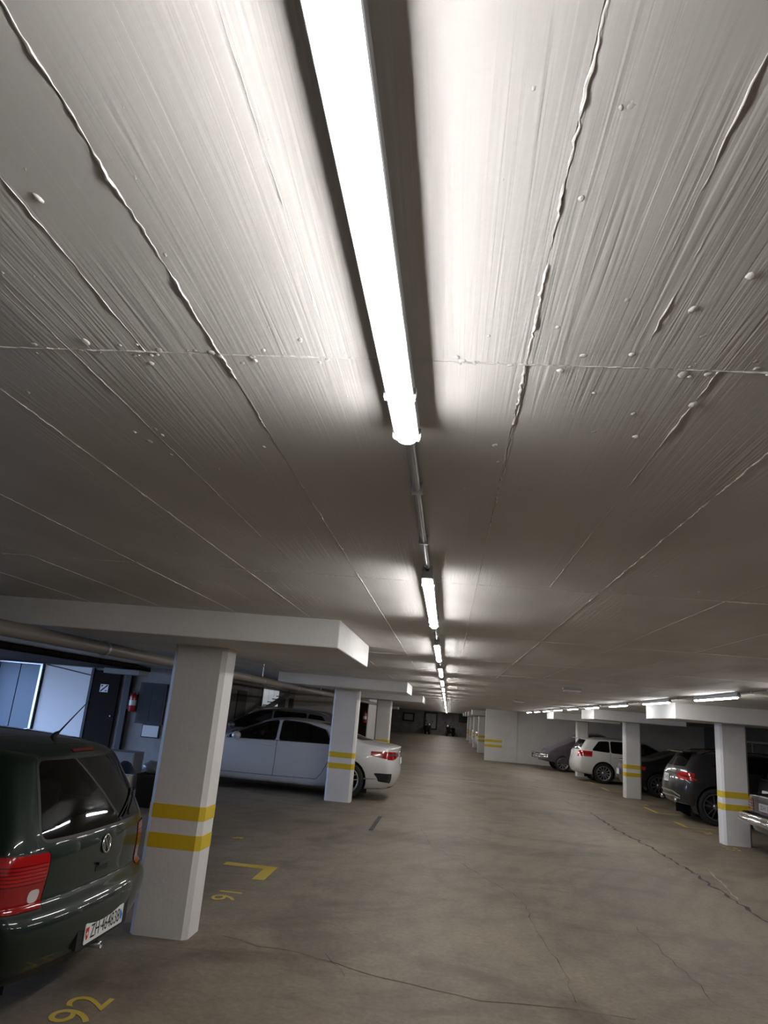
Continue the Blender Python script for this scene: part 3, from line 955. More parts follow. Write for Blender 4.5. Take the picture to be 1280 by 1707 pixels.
# ---------------------------------------------------------------- dark green hatchback (nearest car)
def build_lupo():
    root = empty('hatchback_car', (-1.90, 4.43, 0), PI)
    S = dict(W=.855, low=[0, .07, .25, .43, .495, .545, .60, .85, 1.0], crown=.055, bow=(.12, .30), bowp=3.6, tumble=.42,
             top=[(.30, 1.29), (.38, 1.325), (.60, 1.355), (1.2, 1.38), (1.8, 1.36), (2.1, 1.31), (2.45, 1.10), (2.72, .92), (2.85, .89), (3.2, .82), (3.42, .74)],
             rear=[(.17, .14), (.24, .05), (.33, .01), (.43, 0), (.49, .004), (.525, .03), (.555, .085), (.60, .085), (.765, .072), (.85, .095), (1.0, .165), (1.2, .27), (1.3, .34)],
             nose=[(.17, 3.40), (.4, 3.52), (.6, 3.50), (.75, 3.42), (1.4, 3.2)],
             belt=[(0, .87), (.5, .86), (1, .80)], zbot=[(0, .20), (.15, .19), (.85, .19), (1, .22)],
             plan=[(0, .93), (.12, .985), (.3, 1), (.7, 1), (.9, .95), (1, .84)],
             sect=[(0, .86), (.08, .93), (.35, .99), (.62, 1), (.9, .99), (1, .965)])
    c = Car(S)
    # bumper band, then its unpainted lower edge
    c.cut('rear', rpoly([(-.9, .10), (.9, .10), (.9, .538), (-.9, .538)], 0), 'rear_bumper', lim=-.2, xr=(-.1, .55))
    c.mark('rear_bumper', lambda p, n: p.x < .42 and .10 < p.z < .538)
    c.plane((0, 0, .272), (0, 0, 1))
    c.mark('lower_bumper', lambda p, n: p.x < .5 and p.z < .272, over=('rear_bumper', 'body'))
    # tail lamps wrap round the corners; each: red lens, ribbed upper half, clear reversing lens
    for v, sg in (('rl', 1), ('rr', -1)):
        L_ = [(.555, .582), (.86, .567), (.86, .80), (.545, .80)]
        L_ = [(sg * a, b) for a, b in L_]
        P_ = rpoly([(sg * .565, .548), (sg * .93, .548), (sg * .93, .805), (sg * .545, .805)], [.02, .02, .02, .03])
        c.cut(v, grow(P_, .010), 'lamp_seal', lim=.02, xr=(-.1, .42))
        c.cut(v, P_, 'tail_lamp', lim=.02, xr=(-.1, .415), over=('lamp_seal', 'body'))
        zz = (.695,)
        c.cut(v, rpoly([(sg * .5, .668), (sg * .92, .668), (sg * .92, .674), (sg * .5, .674)], 0), 'lamp_divider', lim=.02, xr=(-.1, .415), over=('tail_lamp',))
        c.cut(v, rpoly([(sg * .59, .578), (sg * .655, .578), (sg * .655, .640), (sg * .58, .640)], .028, 5), 'reversing_lens', lim=.02, over=('tail_lamp',))
        for k in range(5):
            z0 = .686 + k * .017
            c.cut(v, [(sg * .56, z0), (sg * .92, z0), (sg * .92, z0 + .005), (sg * .56, z0 + .005)], 'lamp_rib', lim=.02, xr=(-.1, .415), over=('tail_lamp',))
    c.mark('lamp_lower', lambda p, n: p.z < .668, over=('tail_lamp',))
    # rear window with seal
    W_ = rpoly([(-.625, .845), (.625, .845), (.475, 1.25), (-.475, 1.25)], [.09, .09, .06, .06], 6)
    c.cut('rear', W_, 'window_seal', lim=.1, xr=(-.1, .7))
    c.cut('rear', grow(W_, -.016), 'rear_window', lim=.1, xr=(-.1, .7), over=('window_seal',))
    # side panes
    for v in ('left', 'right'):
        for nm, P_ in (('rear_side_window', [(.52, .90), (1.15, .90), (1.15, 1.27), (.72, 1.27)]), ('door_window', [(1.22, .90), (2.42, .90), (2.02, 1.27), (1.22, 1.27)])):
            P_ = rpoly(P_, .05)
            c.cut(v, grow(P_, .012), 'side_seal', lim=.2)
            c.cut(v, P_, nm, lim=.2, over=('side_seal', 'body'))
    P_ = rpoly([(-.60, .93), (.60, .93), (.50, 1.27), (-.50, 1.27)], .06)
    c.cut('front', P_, 'windscreen', lim=.2, xr=(1.9, 3.0))
    arches(c, root, (.62, 2.94), .29, .335, None)
    G = carpaint('dark_green_metallic', (0.0022, 0.0135, 0.0085), .1, .45, .25)
    c.finish({'body': ('body', G, None, 0), 'rear_bumper': ('rear_bumper', G, None, .0), 'lower_bumper': ('bumper_lip', 'black', None, 0),
              'lamp_seal': ('lamp_seal', 'black', None, -.002), 'tail_lamp': ('tail_lamp', 'redlamp', None, .004), 'lamp_divider': ('lamp_divider', 'redlamp2', 'tail_lamp', .002),
              'reversing_lens': ('reversing_lens', 'clearlamp', 'tail_lamp', .005), 'lamp_lower': ('lower_lens', 'redlamp4', 'tail_lamp', .004), 'lamp_rib': ('lamp_rib', 'redlamp2', 'tail_lamp', .002),
              'window_seal': ('window_seal', 'black', None, .001), 'rear_window': ('rear_window', 'darkglassL', None, 0),
              'side_seal': ('side_window_seal', 'black', None, .001), 'rear_side_window': ('rear_side_window', 'glass', None, 0), 'door_window': ('door_window', 'glass', None, 0), 'windscreen': ('windscreen', 'glass', None, 0)}, root)
    liners(root, (.62, 2.94), .29, .335, .835)
    for x in (.62, 2.94):
        for sg in (-1, 1): wheel(root, x, sg * .70, .285, .17, sg, 'alloy', 7)
    # tailgate shut lines, bumper crease
    c.strip('rear', [(-.60, .81), (-.625, .84), (-.63, .87)], .006, 'black', 'tailgate_gap', root)
    c.strip('rear', [(.60, .81), (.625, .84), (.63, .87)], .006, 'black', 'tailgate_gap', root)
    c.strip('rear', [(-.56, .568), (0, .562), (.56, .568)], .008, 'black', 'tailgate_gap', root)
    # brake light on the roof edge
    c.strip('rear', [(-.13, 1.275), (0, 1.277), (.13, 1.275)], .024, 'redlamp2', 'high_brake_light', root, .004)
    # badge: ring with the letters V over W
    p, nn = c.hit('rear', 0, .765)
    up = Vector((0, 0, 1)); rt = up.cross(nn).normalized(); up = nn.cross(rt).normalized()
    M = Matrix((rt, up, nn)).transposed().to_4x4(); M.translation = p
    b = MB()
    ring = [(math.cos(2 * PI * k / 28) * .048, math.sin(2 * PI * k / 28) * .048, .006) for k in range(29)]
    b.tube(ring, .006, 8, False)
    bd = b.xf(M).build('badge', 'chrome', root)
    d = MB().lathe([(.0005, .002), (.046, .002), (.046, .0)], (0, 0, 0), 'z', 24).xf(M).build('badge_field', 'black', bd)
    for nm, pts in (('letter_v', [(-.021, .037), (0, .002), (.021, .037)]), ('letter_w', [(-.037, .022), (-.017, -.036), (0, .0), (.017, -.036), (.037, .022)])):
        MB().ribbon([(x, y, .008) for x, y in pts], .008).xf(M).build(nm, 'chrome', bd)
    # tailgate handle recess
    p, nn = c.hit('rear', 0, .645)
    h_, _ = quad_panel('tailgate_handle', p - nn * .003, nn, .15, .045, 'black', root, .006, r=.012)
    p, nn = c.hit('rear', 0, .668)
    quad_panel('handle_grip', p, nn, .15, .016, G, h_, .016, r=.006)
    # plate recess, plate and its lettering
    p, nn = c.hit('rear', -.02, .342)
    nn = Vector((-1, 0, .02)).normalized()
    rc, _ = quad_panel('plate_recess', p - nn * .022, nn, .62, .135, 'black', root, .022, r=.02)
    pt, M = quad_panel('number_plate', p + nn * .003, nn, .475, .105, 'plate', root, .004, r=.008)
    T = M @ Matrix.Translation((.008, 0, .0055))
    text_obj('plate_lettering', 'ZH\u00b7464838', .36, .070, 'ink', T, pt)
    sh = [(-.017, .030), (.017, .030), (.017, -.005), (.010, -.024), (0, -.033), (-.010, -.024), (-.017, -.005)]
    Ms = M @ Matrix.Translation((-.212, 0, .0055))
    s1 = MB().add([Ms @ Vector((x, y, 0)) for x, y in sh], [tuple(range(7))]).build('red_shield', 'swissred', pt)
    MB().add([Ms @ Vector((x, y, .0008)) for x, y in ((-.011, -.004), (.011, -.004), (.011, .004), (-.011, .004))] + [Ms @ Vector((x, y, .0009)) for x, y in ((-.004, -.011), (.004, -.011), (.004, .011), (-.004, .011))], [(0, 1, 2, 3), (4, 5, 6, 7)]).build('white_cross', 'plate', pt)
    Ms = M @ Matrix.Translation((.213, 0, .0055))
    MB().add([Ms @ Vector((x, y, 0)) for x, y in ((-.017, .030), (.017, -.005), (.010, -.024), (0, -.033), (-.010, -.024), (-.017, -.005))], [(0, 1, 2, 3, 4, 5)]).build('blue_shield', 'zhblue', pt)
    # rear wiper resting across the right of the glass, hub, aerial, exhaust
    hp, hn = c.hit('rear', -.30, .86)
    w1 = []
    for t in np.linspace(0, 1, 8):
        p, nn = c.hit('rear', -.30 - .24 * t, .885 + .10 * t); w1.append(p + nn * (.016 if t > .05 else .022))
    wp = MB().tube(w1, [.010 - .005 * t for t in np.linspace(0, 1, 8)], 6).build('rear_wiper', 'black', root)
    w2 = []
    for t in np.linspace(0, 1, 6):
        p, nn = c.hit('rear', -.20 - .36 * t, .885 + .125 * t); w2.append(p + nn * .006)
    MB().tube(w2, .005, 6).build('wiper_blade', 'black', wp)
    pa, na = c.hit('top', .53, .02)
    an = MB().tube([pa - na * .004, pa + Vector((-.01, 0, .018)), pa + Vector((-.03, 0, .035))], [.022, .016, .007], 8)
    an.tube([pa + Vector((-.03, -.0, .035)), pa + Vector((-.10, -.02, .14)), pa + Vector((-.18, -.04, .255))], [.006, .004, .0022], 6)
    an.build('roof_aerial', 'black', root)
    ex = MB().lathe([(.019, 0), (.021, .0), (.021, .16), (.017, .16), (.017, .0), (.019, 0)], (.10, -.22, .165), 'x', 16).build('exhaust_pipe', 'darkalloy', root)
    seats(root, .80, 1.02, .8); seats(root, 1.85, 1.02, .8)
    mirror_part(root, 2.30, .80, .93, 1, G); mirror_part(root, 2.30, -.80, .93, -1, G)
    tag(root, 'dark green metallic small hatchback parked beside the nearest pillar', 'car')
    return c
MT['redlamp4'] = mat('lower_red_lens', (0.30, 0.006, 0.008), 0.12, 0, 1.0)
MT['darkglassL'] = glass_material('rear_glass', (0.34, 0.36, 0.36))
build_lupo()

# ---------------------------------------------------------------- other cars
def side_windows(c, panes, lim=.2):
    for v in ('left', 'right'):
        for nm, P_ in panes:
            P_ = rpoly(P_, .045)
            c.cut(v, grow(P_, .013), 'side_seal', lim=lim)
            c.cut(v, P_, nm, lim=lim, over=('side_seal', 'body'))

COMMON = {'side_seal': ('side_window_seal', 'black', None, .001), 'rear_side_window': ('rear_side_window', 'darkglass', None, 0), 'rear_door_window': ('rear_door_window', 'darkglass', None, 0),
          'front_door_window': ('front_door_window', 'glass', None, 0), 'windscreen': ('windscreen', 'glass', None, 0), 'rear_window': ('rear_window', 'darkglass', None, 0),
          'window_seal': ('window_seal', 'black', None, .001), 'tail_lamp': ('tail_lamp', 'redlamp', None, .004), 'lamp_detail': ('lamp_detail', 'redlamp2', 'tail_lamp', .006),
          'clear_lens': ('clear_lens', 'clearlamp', 'tail_lamp', .006), 'lower_bumper': ('bumper_lip', 'black', None, 0), 'sill': ('sill', 'black', None, 0)}

def rear_glass(c, P_, xr, view='rear'):
    c.cut(view, grow(P_, .014), 'window_seal', lim=.08, xr=xr)
    c.cut(view, P_, 'rear_window', lim=.08, xr=xr, over=('window_seal',))

def plate(c, root, z, text=None, w=.30, h=.16, y=0.0, m='plate'):
    p, nn = c.hit('rear', y, z)
    nn = Vector((nn.x, 0, nn.z * .5)).normalized()
    o, M = quad_panel('number_plate', p, nn, w, h, m, root, .012)
    if text:
        text_obj('plate_lettering', text, w * .8, h * .55, 'ink', M @ Matrix.Translation((0, 0, .0135)), o)
    return o

# white limousine
MT['redlamp3'] = mat('deep_red_lamp_lens', (0.30, 0.006, 0.010), 0.12, 0, 1.0)
def build_limo():
    root = empty('saloon_car', (-0.87, 15.33, 0), PI + .01)
    W = .95
    S = dict(W=W, crown=.05, bow=(.20, .35), bowp=2.6, tumble=.52,
             top=[(.06, 1.02), (.16, 1.05), (.55, 1.075), (.80, 1.12), (1.25, 1.30), (1.62, 1.385), (2.2, 1.415), (2.75, 1.395), (3.05, 1.33), (3.6, 1.09), (3.85, 1.01), (4.3, .955), (4.8, .87), (5.02, .76)],
             rear=[(.22, .16), (.30, .07), (.42, .02), (.60, 0.0), (.80, .05), (.92, .065), (1.0, .03), (1.05, .06), (1.4, .3)],
             nose=[(.22, 4.95), (.45, 5.10), (.7, 5.08), (.8, 4.98), (1.4, 4.6)],
             belt=[(0, .955), (.3, .965), (.7, .94), (1, .80)], zbot=[(0, .22), (.2, .165), (.85, .165), (1, .2)],
             plan=[(0, .90), (.1, .965), (.25, 1), (.75, 1), (.9, .95), (1, .82)])
    c = Car(S)
    side_windows(c, (('front_door_window', [(2.50, .965), (3.45, .945), (3.24, 1.10), (2.88, 1.30), (2.50, 1.33)]), ('rear_door_window', [(1.38, .985), (2.42, .97), (2.42, 1.335), (1.95, 1.315), (1.52, 1.215)])))
    rear_glass(c, rpoly([(-.66, 1.105), (.66, 1.105), (.52, 1.34), (-.52, 1.34)], .05), (.6, 1.7), 'rear')
    c.cut('front', rpoly([(-.70, 1.03), (.70, 1.03), (.56, 1.345), (-.56, 1.345)], .05), 'windscreen', lim=.2, xr=(2.9, 4.0))
    for v, sg in (('rl', 1), ('rr', -1)):
        P_ = rpoly([(sg * .30, .905), (sg * .30, .835), (sg * .66, .765), (sg * .84, .775), (sg * .945, .90), (sg * .80, .925)], .015)
        c.cut(v, P_, 'tail_lamp', lim=.0, xr=(-.1, .6))
        c.cut(v, rpoly([(sg * .30, .885), (sg * .30, .862), (sg * .80, .845), (sg * .80, .875)], .005), 'lamp_detail', lim=.0, over=('tail_lamp',))
    # air outlets in the bumper corners and dark under-edge
    for v, sg in (('rl', 1), ('rr', -1)):
        c.cut(v, rpoly([(sg * .64, .33), (sg * .84, .36), (sg * .885, .52), (sg * .73, .52)], .02), 'outlet', lim=.0, xr=(-.1, .5))
    c.plane((0, 0, .265), (0, 0, 1))
    c.mark('lower_bumper', lambda p, n: p.x < .4 and p.z < .265 and abs(p.y) < .6)
    arches(c, root, (1.03, 4.15), .355, .385, None)
    Wp = carpaint('white_metallic', (.66, .66, .67), .15, .3)
    sp = dict(COMMON); sp['body'] = ('body', Wp, None, 0); sp['outlet'] = ('air_outlet', 'black', None, -.004); sp['tail_lamp'] = ('tail_lamp', 'redlamp3', None, .004); sp['lamp_detail'] = ('lamp_detail', 'black', 'tail_lamp', .006)
    c.finish(sp, root)
    liners(root, (1.03, 4.15), .355, .385, W)
    for x in (1.03, 4.15):
        for sg in (-1, 1): wheel(root, x, sg * .83, .35, .23, sg, 'alloy', 5, 'twin')
    for v, sg in (('left', 1), ('right', -1)):
        c.strip(v, [(2.46, .955), (2.46, .55), (2.48, .30)], .009, 'black', 'door_gap', root)
        c.strip(v, [(1.40, .985), (1.36, .80), (1.42, .62), (1.52, .42), (1.62, .31), (2.48, .30)], .009, 'black', 'door_gap', root)
        c.strip(v, [(2.48, .30), (3.65, .30), (3.72, .6), (3.68, .95)], .009, 'black', 'door_gap', root)
        c.strip(v, [(1.55, .235), (2.5, .225), (3.6, .225)], .010, Wp, 'sill_trim', root, .004)
        c.strip(v, [(1.32, .985), (1.36, .972), (2.5, .955), (3.48, .935)], .010, 'black', 'window_trim', root, .003)
        c.strip(v, [(1.35, .99), (1.50, 1.225), (1.95, 1.333), (2.46, 1.35), (2.88, 1.318), (3.28, 1.10), (3.48, .94)], .010, 'black', 'window_trim', root, .003)
        c.strip(v, [(.42, .41), (.70, .40)], .02, 'chrome', 'bumper_trim', root, .004)
        c.strip(v, [(.25, .80), (.9, .83), (1.8, .84), (3.6, .82)], .005, Wp, 'shoulder_crease', root, .003)
        for xh in (1.58, 2.64):
            p, nn = c.hit(v, xh, .855)
            h = MB().box((xh - .10, p.y - .012, .845), (xh + .10, p.y + .012, .872), .008).xf(Matrix.Translation((0, sg * .014, 0))).build('door_handle', Wp, root)
        p, nn = c.hit(v, 3.28, .97)
        mo = mirror_part(root, 3.28, p.y, .99, sg, Wp, 1.05)
    plate(c, root, .74, None, .5, .11)
    p, nn = c.hit('rear', 0, .90)
    b = MB().lathe([(.0005, .006), (.030, .006), (.036, .003), (.036, 0)], (0, 0, 0), 'x', 20).xf(Matrix.Translation(p) @ Matrix.Rotation(PI, 4, 'Z')).build('badge', 'chrome', root)
    c.strip('rear', [(-.3, 1.345), (0, 1.355), (.3, 1.345)], .02, 'redlamp2', 'high_brake_light', root, .002)
    seats(root, 1.75, 1.08, W); seats(root, 2.75, 1.08, W)
    tag(root, 'long white saloon parked behind the second left pillar, red tail lamps', 'car')
build_limo()

# generic estate / crossover / saloon builder for the remaining cars
def build_generic(name, loc, rz, label, paint, S, panes, rg, lamps, rim=('alloy', 10, 'multi'), wx=(.85, 3.5), wr=.32, plate_z=.7, rails=False, extra=None, spoiler=False, handles=True, platetext=None, clad=None, mirrors=None, ws=None, special=None):
    root = empty(name, loc, rz)
    W = S['W']
    c = Car(S)
    side_windows(c, panes)
    if rg: rear_glass(c, rpoly(rg[0], .05), rg[1])
    if ws: c.cut('front', rpoly(ws[0], .05), 'windscreen', lim=.2, xr=ws[1])
    for v, sg in (('rl', 1), ('rr', -1)):
        P_ = rpoly([(sg * a, b) for a, b in lamps], .02)
        c.cut(v, P_, 'tail_lamp', lim=.0, xr=(-.1, S.get('lampx', .6)))
        cx = sum(p[0] for p in P_) / len(P_); cz = sum(p[1] for p in P_) / len(P_)
        small = [(cx + (a - cx) * .5, cz + (b - cz) * .22) for a, b in P_]
        c.cut(v, small, 'clear_lens' if extra and 'clear' in extra else 'lamp_detail', lim=.0, over=('tail_lamp',))
    if clad:
        c.plane((0, 0, clad), (0, 0, 1))
        c.mark('sill', lambda p, n: p.z < clad)
    arches(c, root, wx, wr + .005, wr + .04, None)
    sp = dict(COMMON); sp['body'] = ('body', paint, None, 0); sp.update(special or {})
    c.finish(sp, root)
    liners(root, wx, wr + .005, wr + .04, W)
    for x in wx:
        for sg in (-1, 1): wheel(root, x, sg * (W - .12), wr, .21, sg, *rim)
    for v, sg in (('left', 1), ('right', -1)):
        for nm, P_ in panes:
            if 'door' in nm and handles:
                x0 = min(p[0] for p in P_); zb = min(p[1] for p in P_)
                p, nn = c.hit(v, x0 + .14, zb - .12)
                MB().box((x0 + .05, p.y - .012, zb - .13), (x0 + .23, p.y + .012, zb - .105), .007).xf(Matrix.Translation((0, sg * .014, 0))).build('door_handle', paint, root)
                c.strip(v, [(x0 - .035, zb), (x0 - .035, zb - .3), (x0 - .02, .34)], .009, 'black', 'door_gap', root)
        if mirrors:
            p, nn = c.hit(v, mirrors[0], mirrors[1])
            mirror_part(root, mirrors[0], p.y, mirrors[1] + .02, sg, paint)
        if rails:
            zt = max(p[1] for p in S['top'])
            pts = []
            for t in np.linspace(rails[0], rails[1], 9):
                p, nn = c.hit('top', t, sg * rails[2]); pts.append(p + Vector((0, 0, .045 if rails[0] + .05 < t < rails[1] - .05 else .0)))
            MB().tube(pts, .013, 8).build('roof_rail', 'black' if not isinstance(rails[3], str) else rails[3], root)
    if plate_z: plate(c, root, plate_z, platetext)
    if spoiler:
        x, y, z = spoiler
        p, nn = c.hit('top', x, 0)
        b = MB().prism([(x - .16, z - .005), (x + .14, p.z + .012), (x + .14, p.z - .02), (x - .15, z - .03)], 'y', -y, y).build('roof_spoiler', paint, root)
    seats(root, wx[0] + .9, S['seat'], W); seats(root, wx[0] + 1.75, S['seat'], W)
    tag(root, label, 'car')
    return root, c

PLAN = [(0, .90), (.1, .965), (.25, 1), (.75, 1), (.9, .95), (1, .82)]
WHITE = carpaint('white_paint', (.70, .69, .67), 0.0, .35)
SILVER = carpaint('grey_silver_metallic', (.22, .22, .23), .7, .35)
DGREY = carpaint('dark_grey_metallic', (.045, .046, .050), .6, .3)
BLACK = carpaint('black_paint', (.006, .006, .007), .1, .3)
ANTH = carpaint('anthracite_paint', (.018, .018, .020), .4, .3)

def wagon_spec(L=4.66, W=.905, Hh=1.46, rake=.40):
    s = Hh / 1.46
    return dict(W=W, crown=.05, bow=(.17, .33), bowp=2.8, tumble=.40, seat=1.02,
        top=[(.30, Hh - .085), (.45, Hh - .05), (.9, Hh - .02), (1.6, Hh), (2.3, Hh - .01), (2.75, Hh - .07), (3.25, 1.16 * s), (3.55, 1.0 * s), (3.7, .97 * s), (4.2, .88 * s), (4.55, .76 * s)],
        rear=[(.22, .17), (.30, .08), (.42, .02), (.55, 0), (.66, .03), (.72, .07), (.95, .09), (1.0, .12), (1.1, .17), (1.35, .17 + rake * .45), (1.5, .17 + rake * .6)],
        nose=[(.2, L - .15), (.45, L), (.7, L - .03), (.85, L - .15), (1.4, L - .5)],
        belt=[(0, .96 * s), (.5, .93 * s), (1, .78)], zbot=[(0, .27), (.2, .20), (.85, .19), (1, .22)], plan=PLAN)
WAG_PANES = (('rear_side_window', [(.62, 1.03), (1.18, 1.0), (1.18, 1.345), (.86, 1.32)]), ('rear_door_window', [(1.24, .995), (2.02, .975), (2.02, 1.36), (1.24, 1.35)]), ('front_door_window', [(2.09, .975), (3.12, .955), (2.62, 1.31), (2.09, 1.36)]))
WAG_RG = ([(-.62, 1.03), (.62, 1.03), (.52, 1.335), (-.52, 1.335)], (-.1, .8))
WAG_WS = ([(-.66, 1.02), (.66, 1.02), (.56, 1.36), (-.56, 1.36)], (2.6, 3.6))

ESTATE, _ = build_generic('estate_car', (4.30, 26.45, 0), 0.02, 'white estate car with red tail lamps behind the second right pillar', WHITE, wagon_spec(), WAG_PANES, WAG_RG,
              [(.62, 1.0), (.95, .985), (.95, .83), (.60, .79)], ('alloy', 12, 'multi'), (.98, 3.62), .325, .90, (.7, 2.6, .60, 'alloy'), None, (.36, .52, 1.40), mirrors=(2.98, .98), ws=WAG_WS)
build_generic('estate_car', (-2.15, 18.2, 0), PI, 'grey estate car with roof rails behind the white saloon', SILVER, wagon_spec(4.75, .92, 1.56, .4), tuple((n, [(x, z * 1.09) for x, z in P]) for n, P in WAG_PANES),
              ([(a, b * 1.09) for a, b in WAG_RG[0]], (-.1, .8)), [(.6, 1.05), (.93, 1.04), (.93, .84), (.62, .82)], ('alloy', 10, 'multi'), (.98, 3.65), .335, .92, (.7, 2.7, .60, 'alloy'), mirrors=(3.0, 1.06), ws=([(a, b * 1.09) for a, b in WAG_WS[0]], (2.6, 3.6)))

# dark grey crossover
SUV = dict(lampx=.40, W=.905, crown=.05, bow=(.20, .33), bowp=2.6, tumble=.46, seat=1.05,
    top=[(.32, 1.395), (.45, 1.425), (.9, 1.46), (1.5, 1.49), (2.1, 1.475), (2.55, 1.41), (3.0, 1.20), (3.3, 1.07), (3.5, 1.03), (3.95, .96), (4.28, .84)],
    rear=[(.26, .20), (.36, .08), (.46, .02), (.62, 0), (.72, .02), (.80, .055), (.98, .075), (1.06, .13), (1.35, .33), (1.5, .42)],
    nose=[(.2, 4.25), (.5, 4.41), (.75, 4.38), (.95, 4.25), (1.5, 3.9)], belt=[(0, 1.03), (.5, .99), (1, .86)], zbot=[(0, .34), (.2, .26), (.85, .25), (1, .28)], plan=PLAN)
r_, c_ = build_generic('crossover_car', (4.80, 16.95, 0), 0.0, 'dark grey crossover with bright red tail lamps beside the right pillar', DGREY, SUV,
    (('rear_side_window', [(.78, 1.14), (1.18, 1.09), (1.18, 1.36), (1.0, 1.34)]), ('rear_door_window', [(1.24, 1.085), (1.98, 1.05), (1.98, 1.40), (1.24, 1.375)]), ('front_door_window', [(2.05, 1.05), (2.98, 1.02), (2.5, 1.34), (2.05, 1.40)])),
    ([(-.60, 1.09), (.60, 1.09), (.50, 1.36), (-.50, 1.36)], (-.1, .8)), [(.48, .965), (.46, .90), (.54, .85), (.74, .835), (.93, .835), (.94, .90), (.90, .965), (.70, .99)], ('darkalloy', 5, 'twin'), (.78, 3.46), .36, None, (.6, 2.3, .60, 'black'), spoiler=(.40, .52, 1.40), mirrors=(2.86, 1.06), ws=([(-.66, 1.09), (.66, 1.09), (.56, 1.40), (-.56, 1.40)], (2.4, 3.4)))
plate(c_, r_, .83, 'ZH\u00b7408', .30, .16)
c_.strip('rear', [(-.42, .945), (0, .95), (.42, .945)], .028, 'chrome', 'boot_trim', r_, .010)
c_.strip('rear', [(-.62, .50), (-.40, .57), (0, .58), (.40, .57), (.62, .50)], .035, 'chrome', 'bumper_trim', r_, .012)
c_.strip('rear', [(-.60, .45), (-.40, .48), (.40, .48), (.60, .45)], .04, 'alloy', 'skid_plate', r_, .012)
for sg in (-1, 1):
    MB().lathe([(.028, 0), (.045, 0), (.045, .06), (.028, .06)], (.06, sg * .48, .40), 'x', 16).build('exhaust_tip', 'chrome', r_)

# anthracite saloon/coupe behind the second right pillar
COUPE = dict(W=.90, crown=.05, bow=(.24, .33), bowp=2.4, tumble=.50, seat=.95,
    top=[(.10, .93), (.2, .955), (.55, .99), (.95, 1.10), (1.45, 1.29), (1.9, 1.345), (2.4, 1.33), (2.75, 1.25), (3.2, 1.02), (3.45, .93), (3.9, .87), (4.4, .74)],
    rear=[(.2, .2), (.3, .08), (.45, .01), (.6, 0), (.8, .05), (.92, .06), (1.4, .3)], nose=[(.2, 4.3), (.45, 4.5), (.7, 4.45), (1.4, 4.0)],
    belt=[(0, .88), (.4, .89), (1, .74)], zbot=[(0, .26), (.2, .19), (.85, .18), (1, .2)], plan=PLAN)
CP_PANES = (('rear_side_window', [(1.22, .93), (1.72, .92), (1.72, 1.22), (1.5, 1.17)]), ('front_door_window', [(1.79, .92), (3.0, .905), (2.55, 1.17), (1.79, 1.23)]))
r2_, c2_ = build_generic('coupe_car', (5.10, 22.75, 0), 0.0, 'low anthracite coupe partly hidden between the second right pillar and the crossover', ANTH, COUPE, CP_PANES, ([(-.56, 1.03), (.56, 1.03), (.46, 1.24), (-.46, 1.24)], (.6, 1.6)),
    [(.52, .80), (.52, .70), (.9, .70), (.9, .79)], ('darkalloy', 10, 'multi'), (.95, 3.55), .32, .58, mirrors=(2.88, .93), ws=([(-.62, .97), (.62, .97), (.52, 1.24), (-.52, 1.24)], (2.5, 3.5)))
# black car behind the first right pillar
build_generic('hatchback_car', (6.0, 14.86, 0), 0.0, 'black car mostly hidden behind the first right pillar', BLACK, wagon_spec(4.3, .88, 1.46, .4), WAG_PANES, WAG_RG,
              [(.6, .98), (.93, .97), (.93, .80), (.62, .78)], ('darkalloy', 10, 'multi'), (.85, 3.4), .31, .75, mirrors=(2.98, .98), ws=WAG_WS, special={'front_door_window': ('front_door_window', 'darkglass', None, 0), 'windscreen': ('windscreen', 'darkglass', None, 0)})
# distant white cars behind the white wall
def copy_tree(o, parent=None):
    c = o.copy(); C.objects.link(c); c.parent = parent
    for ch in list(o.children): copy_tree(ch, c)
    return c
for (x, y, lb) in ((1.62, 45.0, 'distant white estate car just behind the white wall'), (1.66, 52.5, 'farthest white estate car, beyond the receding pillars')):
    k_ = copy_tree(ESTATE); k_.location = (x, y, 0); k_.rotation_euler = (0, 0, 0); tag(k_, lb, 'car')

# old saloon with chrome bumper at the right frame edge
OLD = dict(W=.88, crown=.035, bow=(.07, .15), bowp=4.0, tumble=.42, seat=.98,
    top=[(.12, .915), (.2, .935), (.6, .965), (1.05, .985), (1.25, 1.06), (1.65, 1.33), (1.95, 1.395), (2.4, 1.41), (2.8, 1.36), (3.15, 1.12), (3.35, 1.0), (3.6, .965), (4.2, .92), (4.6, .86)],
    rear=[(.3, .17), (.40, .12), (.55, .10), (.80, .09), (.90, .10), (1.4, .3)], nose=[(.2, 4.5), (.5, 4.62), (.85, 4.58), (1.4, 4.2)],
    belt=[(0, .885), (.5, .90), (1, .84)], zbot=[(0, .36), (.2, .26), (.85, .25), (1, .3)], plan=[(0, .965), (.1, .985), (.25, 1), (.75, 1), (.9, .98), (1, .93)], sect=[(0, .90), (.08, .95), (.35, .99), (.62, 1), (.9, .99), (1, .97)])
r3_, c3_ = build_generic('vintage_saloon', (4.74, 11.86, 0), 0.0, 'old dark saloon with chrome bumper at the right frame edge', ANTH, OLD,
    (('rear_door_window', [(1.45, .985), (2.12, .97), (2.12, 1.32), (1.75, 1.29)]), ('front_door_window', [(2.2, .97), (3.05, .965), (2.72, 1.29), (2.2, 1.33)])), ([(-.60, 1.05), (.60, 1.05), (.52, 1.32), (-.52, 1.32)], (1.0, 1.9)),
    [(.50, .84), (.50, .66), (.89, .66), (.89, .84)], ('alloy', 12, 'multi'), (1.15, 3.85), .315, None, mirrors=(3.0, .98), ws=([(-.62, 1.03), (.62, 1.03), (.54, 1.33), (-.54, 1.33)], (2.6, 3.5)), special={'tail_lamp': ('tail_lamp', 'redlamp2', None, .004)})
